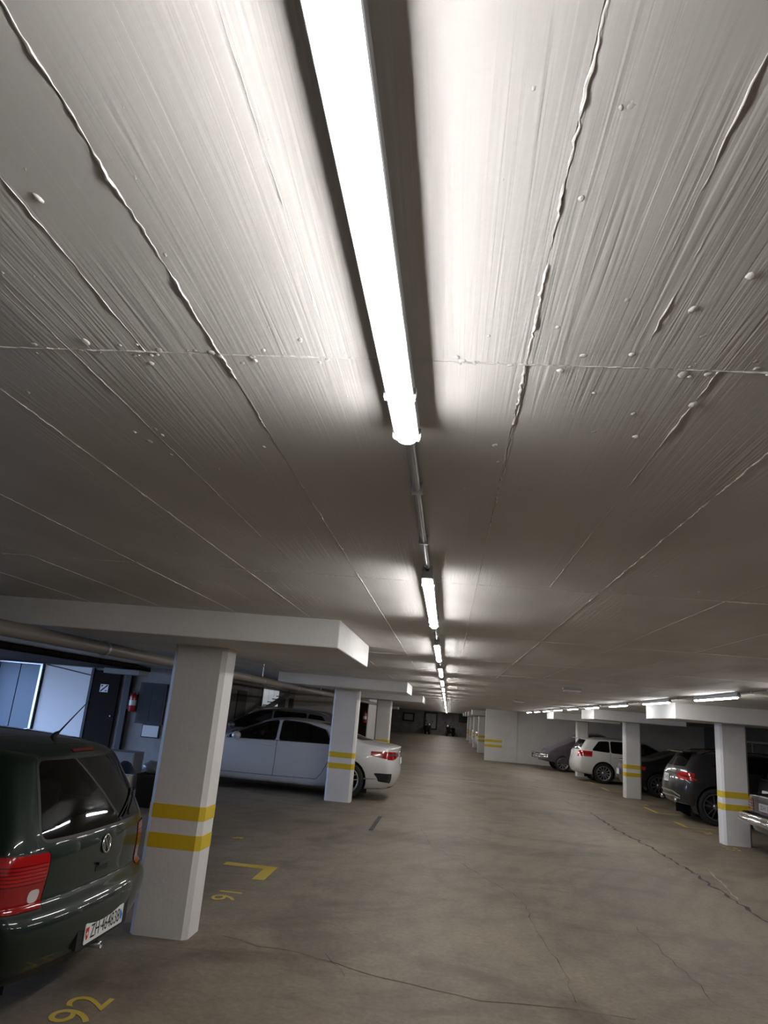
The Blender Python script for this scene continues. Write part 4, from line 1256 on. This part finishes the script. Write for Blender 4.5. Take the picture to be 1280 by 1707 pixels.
for z, rr_ in ((.535, .055), (.60, .028)):
    pts = [(.55, .93, z), (.22, .925, z), (.06, .87, z), (.0, .72, z), (-.02, .3, z), (-.02, -.3, z), (.0, -.72, z), (.06, -.87, z), (.22, -.925, z), (.55, -.93, z)]
    MB().tube(pts, rr_, 10).build('chrome_bumper', 'chrome', r3_)
c3_.strip('rear', [(-.86, .905), (0, .915), (.86, .905)], .02, 'chrome', 'boot_trim', r3_, .006)
c3_.strip('right', [(.16, .855), (.6, .88), (1.3, .90)], .014, 'chrome', 'waist_trim', r3_, .004)
for sg in (-1, 1):
    for k in range(4):
        z = .69 + k * .04
        c3_.strip('rear', [(sg * .51, z), (sg * .86, z)], .008, 'ink', 'lamp_rib', r3_, .009)
plate(c3_, r3_, .745, 'ZH 72', .46, .11, 0, 'midgrey')

# car under a dust cover: one draped cloth over a car-shaped form, hem above the tyres, chrome bumper peeping out
def covered_car():
    root = empty('covered_car', (3.70, 31.0, 0), 0.02)
    S = dict(W=.84, crown=.09, bow=(.30, .3), bowp=2.0, tumble=.42, levels=3,
        top=[(.28, .86), (.45, .98), (.9, 1.16), (1.25, 1.36), (1.6, 1.54), (2.1, 1.60), (2.7, 1.56), (3.1, 1.40), (3.5, 1.10), (3.9, .98), (4.3, .85), (4.5, .72)],
        rear=[(.25, .10), (.35, .05), (.6, .12), (.8, .22), (1.5, .6)], nose=[(.25, 4.6), (.5, 4.6), (.8, 4.5), (1.5, 4.1)],
        belt=[(0, .72), (.4, .9), (1, .66)], zbot=[(0, .36), (.15, .30), (.25, .24), (.85, .24), (1, .3)], plan=[(0, .86), (.12, .96), (.3, 1), (.75, 1), (.9, .95), (1, .85)], sect=[(0, 1.02), (.1, 1.0), (.5, 1.0), (1, .94)])
    c = Car(S)
    for v in c.bm.verts:
        p = v.co
        f = max(0.0, 1 - p.z / 1.1)
        v.co += v.normal * (.010 * math.sin(p.x * 17 + p.z * 4) * f + .008 * math.sin(p.y * 19 + p.z * 3 + p.x * 5) * f + .006 * math.sin(p.x * 41 + p.y * 23))
    m = mat('plum_brown_cloth', (.070, .050, .062), .8)
    k = N(m); k.b.inputs['Sheen Weight'].default_value = .3
    k.bump(k.noise(k.pos((1, 1, .35)), 14, 4, .6), .6, .02)
    c.finish({'body': ('cloth', m, None, 0)}, root)
    for x in (.95, 3.6):
        for sg in (-1, 1): wheel(root, x, sg * .72, .31, .18, sg, 'darkalloy', 10)
    for z, r_ in ((.50, .05), (.58, .03)):
        MB().tube([(.36, .80, z), (.10, .74, z), (-.03, .5, z), (-.08, 0, z), (-.03, -.5, z), (.10, -.74, z), (.36, -.80, z)], r_, 10).build('chrome_bumper', 'chrome', root)
    for sg in (-1, 1):
        MB().box((-.13, sg * .38 - .03, .42), (-.05, sg * .38 + .03, .66), .02).build('bumper_guard', 'chrome', root)
    tag(root, 'car under a plum-brown dust cover, its chrome bumper showing, by the white wall', 'car')
covered_car()

# ================================================================== FLOOR PAINT
def floor_number(s, x, y, w, h, label, facing):
    """facing -1: read by someone who faces the left bays, +1: the right bays"""
    rz = PI / 2 if facing < 0 else -PI / 2
    M = Matrix.Translation((x, y, .002)) @ Matrix.Rotation(rz, 4, 'Z')
    o = text_obj('bay_number', s, w, h, 'roadyellow', M)
    tag(o, label, 'floor marking', 'painted bay numbers')
floor_number('92', -1.855, 4.19, .36, .22, 'yellow painted bay number 92 behind the dark green hatchback', -1)
floor_number('91', -1.835, 6.71, .32, .21, 'yellow painted bay number 91 beyond the nearest pillar', -1)
floor_number('74', 4.93, 14.76, .34, .22, 'worn yellow bay number beside the rear wheel of the crossover', 1)
floor_number('75', 4.92, 19.2, .34, .20, 'worn yellow bay number in the empty bay beyond the crossover', 1)
floor_number('73', 4.72, 13.0, .34, .22, 'worn yellow bay number under the old chrome-bumpered saloon', 1)

def corner_mark(x, y, lx, ly, w, label, ww=None):
    """L-shaped bay corner: arm lx along x, arm ly along y from the corner (x, y)"""
    ww = ww or w
    sx = 1 if lx > 0 else -1; sy = 1 if ly > 0 else -1
    pts = [(x, y), (x + lx, y), (x + lx, y + sy * ww), (x + sx * w, y + sy * ww), (x + sx * w, y + ly), (x, y + ly)]
    r = random.Random(int(y * 100))
    o = MB().add([(a + r.uniform(-.006, .006), b + r.uniform(-.006, .006), .0022) for a, b in pts], [(0, 1, 2, 3), (0, 3, 4, 5)]).build('bay_corner_mark', 'roadyellow')
    tag(o, label, 'floor marking', 'painted bay corner marks')
corner_mark(-1.68, 8.02, -.55, -.62, .12, 'yellow L-shaped bay corner beyond the bay number 91', .15)
corner_mark(4.78, 17.55, .52, 1.2, .09, 'yellow bay corner on the floor behind the crossover')
corner_mark(4.72, 15.35, .60, .8, .09, 'yellow bay corner nearest the first right pillar')
corner_mark(4.80, 22.7, .52, 1.0, .09, 'faded yellow bay corner in front of the second right pillar')
corner_mark(4.82, 25.0, .50, 1.1, .09, 'faded yellow bay corner under the rear of the white estate car')

# leaf and dark strip lying in the aisle
leaf = MB()
lv = [(0, 0), (.05, .03), (.09, .01), (.12, .05), (.08, .08), (.09, .12), (.04, .09), (0, .11), (.01, .06), (-.04, .04)]
leaf.add([(-2.54 + a, 9.31 + b, .004 + .012 * math.sin(k * 1.7) ** 2) for k, (a, b) in enumerate(lv)], [(0, 1, 2), (0, 2, 3), (0, 3, 4), (0, 4, 5), (0, 5, 6), (0, 6, 7), (0, 7, 8), (0, 8, 9)])
tag(leaf.build('fallen_leaf', 'leaf'), 'small yellow dry leaf on the floor near the second pillar', 'leaf')
tag(MB().box((-1.045, 11.05, 0), (-.985, 12.55, .006)).build('floor_strip', 'darkgrey'), 'thin dark strip lying on the aisle floor', 'strip')

# ================================================================== LEFT BACKGROUND: entrance lane
YW = 16.56
def slab(x0, x1, z0, z1, y0, y1, m, name, label=None, cat=None, parent=None, group=None, c=.004):
    o = MB().box((x0, y0, z0), (x1, y1, z1), c).build(name, m, parent)
    if label: tag(o, label, cat, group)
    return o
# sheet-metal gate leaves and the white board
g = empty('sheet_metal_gate', (-10.5, YW - .1, 0))
M0 = Matrix.Translation((10.5, -(YW - .1), 0))
for k, (x0, x1) in enumerate(((-11.28, -10.80), (-10.79, -10.275), (-10.26, -9.76))):
    o = MB().box((x0, YW - .07, .02), (x1, YW - .03, 2.07), .006).xf(M0).build('sheet_panel', 'steelblue', g)
MB().box((-9.75, YW - .12, 0), (-9.69, YW - .02, 2.10), .004).xf(M0).build('gate_post', 'alloy', g)
MB().box((-11.28, YW - .09, 2.07), (-9.70, YW - .02, 2.10), .003).xf(M0).build('top_rail', 'alloy', g)
tag(g, 'bluish sheet-metal gate in daylight above the roof of the green hatchback', 'gate')
wb = empty('white_board', (-9.05, YW - .05, 0))
M1 = Matrix.Translation((9.05, -(YW - .05), 0))
MB().box((-9.66, YW - .05, .05), (-8.46, YW - .02, 2.10), .003).xf(M1).build('board', 'paperwhite', wb)
MB().tube([(-9.62, YW - .06, 2.09), (-9.1, YW - .06, 2.02), (-8.48, YW - .06, 1.93)], .012, 6).xf(M1).build('cable', 'black', wb)
tag(wb, 'bright white board panel in daylight between the gate and the dark door', 'panel')
# dark door with a square sign
dr = tag(MB().box((-8.40, YW - .08, 0), (-7.73, YW - .02, 2.06), .006).build('door_1', 'brown'), kind='structure')
MB().box((-8.46, YW - .10, 0), (-8.40, YW - .02, 2.10)).build('door_frame', 'black', dr)
MB().lathe([(.0005, 0), (.02, 0), (.02, .02), (.012, .024), (.012, .05), (.0005, .05)], (-7.80, YW - .13, 1.05), 'y', 12).build('door_handle', 'alloy', dr)
sg_ = empty('no_entry_notice', (-8.085, YW - .085, 1.66))
MB().box((-.10, -.004, -.09), (.10, 0, .09)).build('sign_plate', 'paperwhite', sg_)
MB().add([(-.085, -.006, -.08), (-.06, -.006, -.08), (.085, -.006, .06), (.085, -.006, .08), (.06, -.006, .08), (-.085, -.006, -.06)], [(0, 1, 2, 3, 4, 5)]).build('diagonal_bar', 'ink', sg_)
MB().add([(-.07, -.006, .02), (-.02, -.006, .07), (-.07, -.006, .07)], [(0, 1, 2)]).build('sign_mark', 'ink', sg_)
MB().add([(.07, -.006, -.02), (.02, -.006, -.07), (.07, -.006, -.07)], [(0, 1, 2)]).build('sign_mark', 'ink', sg_)
tag(sg_, 'small square white sign with a dark diagonal on the brown door', 'sign')
slab(-7.57, -7.44, 0, H, YW - .14, YW - .001, 'black', 'steel_post', 'narrow black steel post beside the fire extinguisher', 'post')
# dark boards added to shade the daylit ceiling strip; duct beside them
rb = empty('shade_boards', (-9, 15.4, 2.1))
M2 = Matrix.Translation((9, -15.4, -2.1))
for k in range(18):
    MB().box((-11.28, 7.2 + k * .5, 2.105), (-6.9, 7.68 + k * .5, 2.205), .01).xf(M2).build('shade_board', 'brown', rb)
tag(rb, 'added dark brown soffit under the ceiling in front of the gate', 'shading')
dk = MB().box((-7.4, 14.9, 1.98), (-6.6, 15.4, 2.09), .01).build('air_duct', 'midgrey'); tag(dk, 'short grey air duct under the ceiling above the fire extinguisher', 'duct')

def extinguisher(x, y, z, label):
    r = empty('fire_extinguisher', (x, y, z))
    MB().lathe([(.0005, 0), (.07, 0), (.078, .012), (.078, .34), (.070, .38), (.04, .405), (.022, .41), (.022, .43), (.0005, .43)], (0, 0, 0), 'z', 20).build('cylinder', 'redpaint', r)
    MB().box((-.02, -.022, .425), (.02, .022, .455), .004).build('valve', 'black', r)
    MB().tube([(-.01, -.02, .455), (.04, -.05, .485), (.07, -.07, .485)], .008, 6).build('handle', 'black', r)
    MB().tube([(-.02, 0, .44), (-.075, -.02, .42), (-.095, -.03, .30), (-.09, -.03, .12), (-.085, -.03, .05)], [.010, .010, .010, .012, .018], 8).build('hose', 'black', r)
    MB().lathe([(.0785, .14), (.0790, .15), (.0790, .25), (.0785, .26)], (0, 0, 0), 'z', 20).build('label_sleeve', 'plate', r)
    MB().box((-.05, .075, .1), (.05, .10, .36)).build('wall_bracket', 'black', r)
    tag(r, label, 'fire extinguisher')
extinguisher(-7.325, YW - .10, 1.19, 'red fire extinguisher on the wall left of the nearest pillar')
bb = empty('dark_notice_board', (-6.89, YW - .03, 1.4)); M3_ = Matrix.Translation((6.89, -(YW - .03), -1.4))
MB().box((-7.22, YW - .06, .95), (-6.56, YW - .002, 1.87), .008).xf(M3_).build('frame', 'black', bb)
MB().box((-7.17, YW - .066, 1.0), (-6.90, YW - .06, 1.82)).xf(M3_).build('board_panel', 'darkgrey', bb)
MB().box((-6.88, YW - .066, 1.0), (-6.61, YW - .06, 1.82)).xf(M3_).build('board_panel', 'darkgrey', bb)
tag(bb, 'dark grey wall cabinet right of the fire extinguisher', 'cabinet')
fr = empty('small_wall_box', (-6.81, YW - .03, .8)); M4_ = Matrix.Translation((6.81, -(YW - .03), -.8))
MB().box((-7.02, YW - .05, .65), (-6.60, YW - .002, .94), .006).xf(M4_).build('box_body', 'black', fr)
MB().box((-7.0, YW - .056, .67), (-6.62, YW - .05, .92), .002).xf(M4_).build('lid', 'white', fr)
tag(fr, 'pale flat wall box with dark outline under the dark cabinet', 'box')
cb_ = empty('metal_cupboard', (-5.98, 13.4, 0)); cb_.scale = (.72, 1, .66)
MB().box((-.50, -.22, .03), (.45, .22, .86), .012).build('carcass', 'alloy', cb_)
for sg in (-1, 1):
    d_ = MB().box((-.485 if sg < 0 else -.02, -.235, .06), (-.03 if sg < 0 else .435, -.22, .84), .004).build('door', 'midgrey', cb_)
    MB().tube([(-.025 + sg * .05, -.238, .40), (-.025 + sg * .05, -.262, .42), (-.025 + sg * .05, -.262, .52), (-.025 + sg * .05, -.238, .54)], .008, 6).build('handle', 'chrome', d_)
tag(cb_, 'low grey metal cupboard with bar handles left of the nearest pillar', 'cupboard')
# clutter by the cupboard: white bin, black crate, bags
def bin_(x, y, w, d, h, m, name, label):
    r = empty(name, (x, y, 0))
    b = MB()
    v = []
    for (s, z) in ((.88, 0), (1.0, h), (.93, h), (.82, .03)):
        v += [(-w / 2 * s, -d / 2 * s, z), (w / 2 * s, -d / 2 * s, z), (w / 2 * s, d / 2 * s, z), (-w / 2 * s, d / 2 * s, z)]
    f = [(0, 3, 2, 1)]
    for i in range(3):
        for k in range(4): f.append((i * 4 + k, i * 4 + (k + 1) % 4, (i + 1) * 4 + (k + 1) % 4, (i + 1) * 4 + k))
    f.append((12, 13, 14, 15))
    b.add(v, f).build('shell', m, r)
    MB().tube([(-w / 2, -d / 2, h), (w / 2, -d / 2, h), (w / 2, d / 2, h), (-w / 2, d / 2, h), (-w / 2, -d / 2, h)], .012, 6).build('rim', m, r)
    tag(r, label, 'bin')
def sack(x, y, z, sx, sy, sz, m, seed, label):
    bm = bmesh.new(); bmesh.ops.create_icosphere(bm, subdivisions=3, radius=1)
    r = random.Random(seed)
    ph = [r.uniform(0, 6) for _ in range(6)]
    for v in bm.verts:
        p = v.co.copy()
        k = 1 + .10 * math.sin(5 * p.x + ph[0]) * math.sin(4 * p.y + ph[1]) + .07 * math.sin(9 * p.z + ph[2] + 5 * p.x)
        v.co = Vector((p.x * sx * k, p.y * sy * k, max(-sz * .8, p.z * sz * k) + sz * .8))
    me = bpy.data.meshes.new('sack'); bm.to_mesh(me); bm.free()
    me.polygons.foreach_set('use_smooth', [True] * len(me.polygons))
    o = mobj('plastic_sack', me, m); o.location = (x, y, z)
    tag(o, label, 'sack')
MT['navy'] = mat('dark_blue_plastic', (.02, .03, .07), .4)
MT['sackgrey'] = mat('grey_plastic', (.16, .16, .17), .35)
MT['cream'] = mat('cream_plastic', (.72, .70, .60), .5)
bin_(-4.78, 10.9, .22, .30, .42, 'cream', 'waste_bin', 'cream waste bin between the green hatchback and the nearest pillar')
bin_(-4.42, 11.1, .34, .36, .46, 'black', 'storage_crate', 'black crate with sacks beside the cream waste bin')
sack(-4.42, 11.1, .475, .17, .16, .10, 'sackgrey', 3, 'crumpled grey sack on top of the black crate')
sack(-5.10, 11.5, .0, .26, .24, .30, 'navy', 5, 'dark blue sack standing behind the cream waste bin')

# pipe that runs below the drop panels on the left, with hangers
pp = empty('ceiling_pipe', (-2.86, 14, 1.97))
pts = [(0, y - 14, 0) for y in np.linspace(-1, 29.9, 14)]
MB().tube(pts, .052, 14).build('pipe_run', 'beige', pp)
for y in np.arange(.5, 29, 2.6):
    MB().lathe([(.056, -.02), (.060, -.018), (.060, .018), (.056, .02)], (0, y - 14, 0), 'y', 14).build('pipe_collar', 'conduit', pp)
    MB().tube([(0, y - 14, .055), (0, y - 14, .255 if not (abs(y - 5.6) < .9 or abs(y - 14.05) < .9 or abs(y - 22.4) < .9) else .07)], .006, 6).build('hanger_rod', 'conduit', pp)
tag(pp, 'beige pipe hung below the ceiling left of the pillars', 'pipe')
pp = empty('cable_tray', (-4.1, 20, 2.1))
MB().box((-.12, -19, 0), (.12, 9.9, .012)).build('tray_floor', 'conduit', pp)
for s_ in (-1, 1): MB().box((s_ * .12 - .004, -19, 0), (s_ * .12 + .004, 9.9, .05)).build('tray_side', 'conduit', pp)
tag(pp, 'flat metal cable tray under the ceiling behind the pillars', 'cable tray')

# inner left wall: dark panels, lit window, stair stringer
for k, (y0, y1, m) in enumerate(((18.9, 20.2, 'darkgrey'), (20.3, 21.5, 'black'), (21.6, 22.6, 'darkgrey'))):
    slab(XS, XS + .05, .35, 1.95, y0, y1, m, 'wall_locker', ORD[k] + ' dark locker on the left wall, counted from the front of the white saloon', 'locker', None, 'dark lockers')
for k, (y0, y1, m) in enumerate(((27.1, 28.1, 'darkgrey'), (28.2, 28.75, 'midgrey'), (28.8, 29.6, 'darkgrey'))):
    slab(XS, XS + .05, .35, 1.9, y0, y1, m, 'wall_locker', ORD[k] + ' locker beyond the small lit window above the white saloon', 'locker', None, 'lockers beyond the window')
wn = tag(MB().box((XS, 24.6, 1.50), (XS + .04, 27.0, 2.16)).build('window_1', 'alloy'), kind='structure')
MT['litpane'] = emit_material('lit_window_pane', (.85, .92, 1.0), .30)
for k in range(3):
    y0 = 24.66 + k * .78
    MB().box((XS + .04, y0, 1.55), (XS + .046, y0 + .72, 2.11)).build('pane', 'litpane', wn)
st = empty('steel_stair', (XS + .42, 24, 0))
MB().prism([(-2.6, .95), (2.9, 1.98), (2.9, 2.14), (-2.6, 1.13)], 'x', .0, .06).xf(Matrix.Translation((0, 0, 0))).build('stringer', 'black', st)
MB().prism([(-2.6, 0), (-2.45, 0), (-2.45, 1.1), (-2.6, 1.1)], 'x', .0, .06).build('post', 'black', st)
for k in range(9):
    MB().box((-.32, -2.5 + k * .6, 1.0 + k * .112), (0, -2.2 + k * .6, 1.03 + k * .112)).build('tread', 'darkgrey', st)
tag(st, 'black sloping steel stair against the left wall above the white saloon', 'stair')

# stair block: brown door, extinguisher, white post
dr2 = tag(MB().box((-3.62, 29.93, 0), (-3.28, 29.99, 2.05)).build('door_2', 'brown2' if 'brown2' in MT else 'brown'), kind='structure')
extinguisher(-3.36, 29.84, 1.2, 'tiny red fire extinguisher on the wall beside the third left pillar')
slab(-3.86, -3.70, 0, 2.1, 29.86, 29.99, 'white', 'door_post', 'slim white post beside the brown door in the distance', 'post')

# ================================================================== FAR END
def wall_frame(x0, x1, z0, z1, label, mull):
    r = empty('wall_window', ((x0 + x1) / 2, YB - .03, z0))
    M = Matrix.Translation((-(x0 + x1) / 2, -(YB - .03), -z0))
    t = .14
    b = MB().box((x0, YB - .10, z0), (x1, YB - .001, z0 + t)).box((x0, YB - .10, z1 - t), (x1, YB - .001, z1)).box((x0, YB - .10, z0), (x0 + t, YB - .001, z1)).box((x1 - t, YB - .10, z0), (x1, YB - .001, z1))
    b.xf(M).build('frame', 'black', r)
    n = mull + 1
    w = (x1 - x0 - 2 * t) / n
    for k in range(n):
        MB().box((x0 + t + k * w + .02, YB - .05, z0 + t), (x0 + t + (k + 1) * w - .02, YB - .02, z1 - t)).xf(M).build('pane', 'midgrey', r)
    tag(r, label, 'window')
wall_frame(-4.48, -3.32, 1.06, 1.9, 'small dark-framed window on the far back wall', 0)
wall_frame(-2.31, -.99, .45, 2.12, 'tall dark-framed double window behind the scooters', 1)
slab(1.12, 2.45, 1.43, 2.21, YB - .25, YB - .001, 'black', 'duct_opening', 'black box opening high on the far back wall', 'opening')

def scooter(x, y, rz, label):
    r = empty('motor_scooter', (x, y, 0), rz)
    for yy in (-.62, .62):
        w = MB().lathe([(.15, -.05), (.24, -.055), (.265, -.03), (.265, .03), (.24, .055), (.15, .05), (.15, -.05)], (0, yy, .265), 'x', 20).build('wheel', 'rubber', r)
        MB().lathe([(.0005, -.03), (.15, -.04), (.15, .04), (.0005, .03)], (0, yy, .265), 'x', 14).build('rim', 'darkalloy', w)
    MB().prism([(.0, .28), (.55, .30), (.80, .42), (.85, .66), (.55, .70), (.15, .66), (.05, .45), (-.3, .30), (-.3, .24)], 'x', -.13, .13).build('body', 'black', r)
    MB().box((-.14, .05, .68), (.14, .80, .80), .05).build('saddle', 'rubber', r)
    MB().prism([(-.30, .24), (-.22, .24), (-.36, .95), (-.50, 1.0), (-.52, .80)], 'x', -.19, .19).build('leg_shield', 'black', r)
    MB().box((-.09, -.56, .86), (.09, -.42, 1.02), .04).build('headlamp', 'clearlamp', r)
    MB().tube([(-.34, -.30, 1.02), (-.18, -.42, 1.04), (0, -.45, 1.03), (.18, -.42, 1.04), (.34, -.30, 1.02)], .02, 8).build('handlebar', 'black', r)
    for s_ in (-1, 1):
        m_ = MB().tube([(s_ * .22, -.42, 1.04), (s_ * .30, -.46, 1.22)], .010, 6)
        m_.box((s_ * .31 - .06, -.48, 1.20), (s_ * .31 + .06, -.45, 1.30), .015).build('mirror', 'black', r)
    tag(r, label, 'scooter')
scooter(-1.9, 72.9, .35, 'dark motor scooter in front of the tall double window')
scooter(.32, 72.7, -.5, 'dark motor scooter against the bare back wall, right of the other one')

# ---- small ceiling fittings
def detector(x, y, label):
    r = empty('ceiling_detector', (x, y, H))
    MB().lathe([(.0005, 0), (.055, 0), (.055, -.018), (.0005, -.018)], (0, 0, 0), 'z', 20).build('base', 'paperwhite', r)
    MB().lathe([(.045, -.018), (.042, -.040), (.02, -.048), (.0005, -.048)], (0, 0, 0), 'z', 20).build('sensor_head', 'paperwhite', r)
    tag(r, label, 'detector', 'ceiling detectors')
detector(-2.25, 7.6, 'small round white detector on the ceiling behind the nearest pillar')
def exit_light(x, y, label):
    r = empty('emergency_light', (x, y, H))
    MB().box((-.13, -.06, -.03), (.13, .06, 0), .008).build('housing', 'midgrey', r)
    MB().box((-.12, -.05, -.055), (.12, .05, -.03), .01).build('cover', 'clearlamp', r)
    tag(r, label, 'emergency light', 'ceiling emergency lights')
exit_light(1.76, 10.65, 'nearer small pale emergency light on the ceiling right of the centre lamps')
exit_light(1.69, 17.8, 'farther small pale emergency light on the ceiling right of the centre lamps')

# ---- pale storage cage in the dark right-hand corner
cg = empty('storage_cage', (10.9, 26, 0))
for y in (-3, -1.5, 0, 1.5, 3, 4.5):
    MB().box((-.04, y - .04, 0), (.04, y + .04, 1.75)).build('post', 'alloy', cg)
for z in (.1, 1.71):
    MB().box((-.03, -3, z), (.03, 4.5, z + .07)).build('rail', 'alloy', cg)
tag(cg, 'pale metal cage frame against the dark right wall', 'cage')
